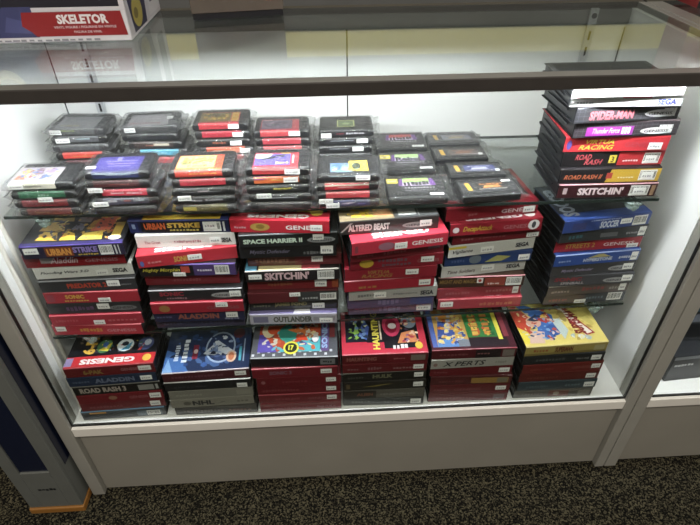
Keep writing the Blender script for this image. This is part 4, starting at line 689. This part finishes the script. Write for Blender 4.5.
for k, rows in CARTS.items():
    n = len(rows['c'])
    for i, sp in enumerate(rows['c']):
        o = 'bottom one' if i == n-1 else ORD[i]
        jx = rnd.uniform(-.003, .003) if i else 0; z = Z2+.0011+(n-1-i)*.0167
        cartridge(sp, (rows['x']+sp.get('dx', jx), rows['y']+sp.get('dy', 0), z), math.radians(sp.get('rz', rnd.uniform(-2, 2))),
                  '%s, %s, %s' % (sp['l'], o, rows['n']), rows['g'], big=rows.get('big', False))

# ================================================================ things around the case
# character box, left end of the lid
fb = thing('toy_box', (.1215, .2245, ZT+.0005), 'white toy figure box with red name panel on the glass lid at left', 'toy box', rotz=math.radians(.5))
w, d, h = .264, .22, .29; hw = w/2
TOYP = mat('toy_box_print', rough=.35, attr=True, coat=.3)
m = MB(); m.box((-hw, 0, 0), (hw, d, h), 'd9d7dc', TOYP, bevel=.0015)
F = lambda u, v, e: (-hw+w*u, -.0002-e, h*v)
draw(m, [('r', .0, .165, 1, 1, 'cfcbd0'), ('r', .0, .185, .97, 1, '1b1826'), ('r', 0, .03, .44, .19, '3b3f70'), ('p', [(0, .05), (.12, .05), (.2, .12), (.1, .16), (0, .15)], '5a5f94'), ('p', [(.24, .06), (.4, .05), (.36, .12), (.28, .14)], '4a4f86'),
         ('p', [(.425, .034), (.985, .034), (.97, .162), (.375, .162), (.355, .09), (.40, .06)], '9c1a20'), ('e', .0, .13, .30, .42, '20222c'), ('e', .03, .14, .26, .40, 'b9a94c'), ('e', .07, .19, .22, .33, '8f7f38'),
         ('th', 'SKELETOR', .575, .098, .885, .148, 'e6e0e0'), ('t', 'VINYL FIGURE / FIGURINE EN VINYLE', .545, .075, .925, .088, 'd9c0c0'),
         ('t', 'FIGURA DE VINIL', .66, .05, .83, .062, 'd9c0c0'), ('g', .12, .008, .82, .02, '8b8b93', 14)], F, TOYP)
m.build('carton', fb)
m = MB()
Sd = lambda u, v, e: (hw+.0002+e, d*u, h*v)
draw(m, [('r', .02, .02, .98, .98, 'cfccd3'), ('p', [(.12, .02), (.5, .02), (.56, .2), (.52, .95), (.16, .95), (.08, .2)], '2b2a55'), ('e', .14, .03, .42, .2, 'b6a544'), ('e', .18, .08, .30, .14, '7d6f30'),
         ('r', .62, .03, .94, .95, 'd8d6dc'), ('r', .68, .1, .88, .5, '3c3a5c')], Sd, TOYP)
tag(m.build('side_print', fb), 'side panel with dark blue artwork and yellow spot')

# brown box at the back of the lid
bb = thing('brown_box', (.416, .3665, ZT+.0005), 'brown box with black base standing at the back of the glass lid', 'box', rotz=math.radians(9))
m = MB(); m.box((-.086, 0, .011), (.086, .06, .15), m=add_noise(mat('brown_box_board', '5b5046', rough=.6), 20, .08), bevel=.001); m.build('carton', bb)
m = MB(); m.box((-.0845, .001, 0), (.0845, .059, .011), m=mat('black_base_plastic', '15131a', rough=.4), bevel=.001); tag(m.build('base', bb), 'black base strip')

# box on the neighbouring lid
rb = thing('red_box', (1.40, .35, ZT+.0048), 'red and yellow box on the lid of the right-hand case', 'box')
m = MB(); m.box((-.10, 0, 0), (.12, .08, .22), '8a1218', TOYP, bevel=.001)
draw(m, [('r', 0, .0, 1, .06, '1a1816'), ('r', 0, .06, 1, .19, 'b7a03c')], lambda u, v, e: (-.10+.22*u, -.0002-e, .22*v), TOYP); m.build('carton', rb)

# console boxes in the right-hand case
cb = thing('console_box', (1.475, .05, H0-.0005), 'black console carton with grey stripe in the right-hand case', 'box', rotz=math.radians(4))
CBP = mat('black_carton_print', rough=.35, attr=True, coat=.3)
m = MB(); m.box((-.14, 0, 0), (.14, .2, .082), '24262b', CBP, bevel=.0015)
draw(m, [('r', 0, .0, 1, .1, '0c0c0e'), ('r', 0, .86, 1, .98, '80848c'), ('g', .03, .58, .2, .68, 'cfd0d2', 6)], lambda u, v, e: (-.14+.28*u, -.0002-e, .082*v), CBP); m.build('carton', cb)
cb = thing('console_box', (1.478, .085, H0+.082), 'dark grey carton lying on the black console carton', 'box', rotz=math.radians(-2))
m = MB(); m.box((-.135, 0, 0), (.135, .17, .06), '3a3d44', CBP, bevel=.0015)
draw(m, [('r', 0, .2, .45, .9, '1a1b20')], lambda u, v, e: (-.135+.27*u, -.0002-e, .06*v), CBP); m.build('carton', cb)
cb = thing('console_box', (1.49, .11, H0+.1425), 'black carton topmost in the right-hand case', 'box')
m = MB(); m.box((-.13, 0, 0), (.13, .15, .09), '15161a', CBP, bevel=.0015)
draw(m, [('r', .05, .1, .5, .85, '24404a')], lambda u, v, e: (-.13+.26*u, -.0002-e, .09*v), CBP); m.build('carton', cb)

# grey display pillar beside the case
pl = thing('display_pillar', (-.0965, -.048, 0), 'grey display pillar with dark blue panels and orange base at left', 'display stand')
GREYP = add_noise(mat('grey_pillar_paint', '5f625d', rough=.45), 20, .05)
NAVY = mat('navy_gloss_panel', '0f172f', rough=.2)
def frame_box(m):
    x, y, z0, z1, e = .061, .13, .022, .9, .006
    m.box((-x, e, z0), (x, y, z1), m=GREYP, bevel=.003, seg=2)
    for a, b, c_, f in ((-x, -x+.028, z0, z1), (x-.03, x, z0, z1), (-x+.028, x-.03, z0, .165), (-x+.028, x-.03, .84, z1)):
        m.box((a, 0, c_), (b, e+.001, f), m=GREYP, bevel=.0012)
m = MB(); frame_box(m); m.build('body', pl)
m = MB(); m.box((-.0335, .004, .166), (.0315, .0058, .84), m=NAVY); tag(m.build('front_panel', pl), 'dark blue recessed panel')
m = MB(); m.box((.0612, .016, .168), (.0621, .048, .86), m=NAVY); tag(m.build('side_panel', pl), 'dark blue strip on the side')
m = MB(); m.box((-.0645, -.004, 0), (.0625, .134, .02), m=mat('orange_base_paint', '96601f', rough=.5), bevel=.003, seg=2); tag(m.build('base', pl), 'orange base plate')
m = MB(); draw(m, [('g', 0, 0, 1, 1, '17191c', 5)], lambda u, v, e: (-.016+.042*u, -.0001-e, .092+.010*v), mat('logo_ink', rough=.4, attr=True)); tag(m.build('logo', pl), 'small dark lettering')

# ================================================================ light, sky, camera
wd = bpy.data.worlds.new('store'); sc.world = wd; wd.use_nodes = True
bg = wd.node_tree.nodes['Background']; bg.inputs['Color'].default_value = lin('fff5e6'); bg.inputs['Strength'].default_value = 0.31
def area(name, loc, size, power, col, rot=(0, 0, 0)):
    l = bpy.data.lights.new(name, 'AREA'); l.shape = 'RECTANGLE'; l.size, l.size_y = size; l.energy = power; l.color = lin(col)[:3]
    o = bpy.data.objects.new(name, l); COL.objects.link(o); o.location = loc; o.rotation_euler = rot; return o
area('ceiling_lamp', (.6, 1.7, 2.9), (3.0, .5), 30, 'fff3e2')
area('aisle_lamp', (.6, -1.6, 2.9), (2.4, .4), 78, 'fff5e8')

cam = bpy.data.cameras.new('camera'); co = bpy.data.objects.new('camera', cam); COL.objects.link(co)
yaw, pit, roll = .0519815, .6580942, -.0075513
f = Vector((math.sin(yaw)*math.cos(pit), math.cos(yaw)*math.cos(pit), -math.sin(pit))); r = Vector((math.cos(yaw), -math.sin(yaw), 0)); u = r.cross(f)
r2 = math.cos(roll)*r+math.sin(roll)*u; u2 = -math.sin(roll)*r+math.cos(roll)*u
co.matrix_world = Matrix(((r2.x, u2.x, -f.x, .5669414), (r2.y, u2.y, -f.y, -.7265567), (r2.z, u2.z, -f.z, 1.2417011), (0, 0, 0, 1)))
cam.sensor_fit = 'HORIZONTAL'; cam.sensor_width = 36; cam.lens = 530.595/700*36; cam.clip_start = .01
sc.camera = co
sc.cycles.transparent_max_bounces = 48
sc.view_settings.view_transform = 'Standard'; sc.view_settings.look = 'None'; sc.view_settings.gamma = 1
sc.view_settings.exposure = 0.0
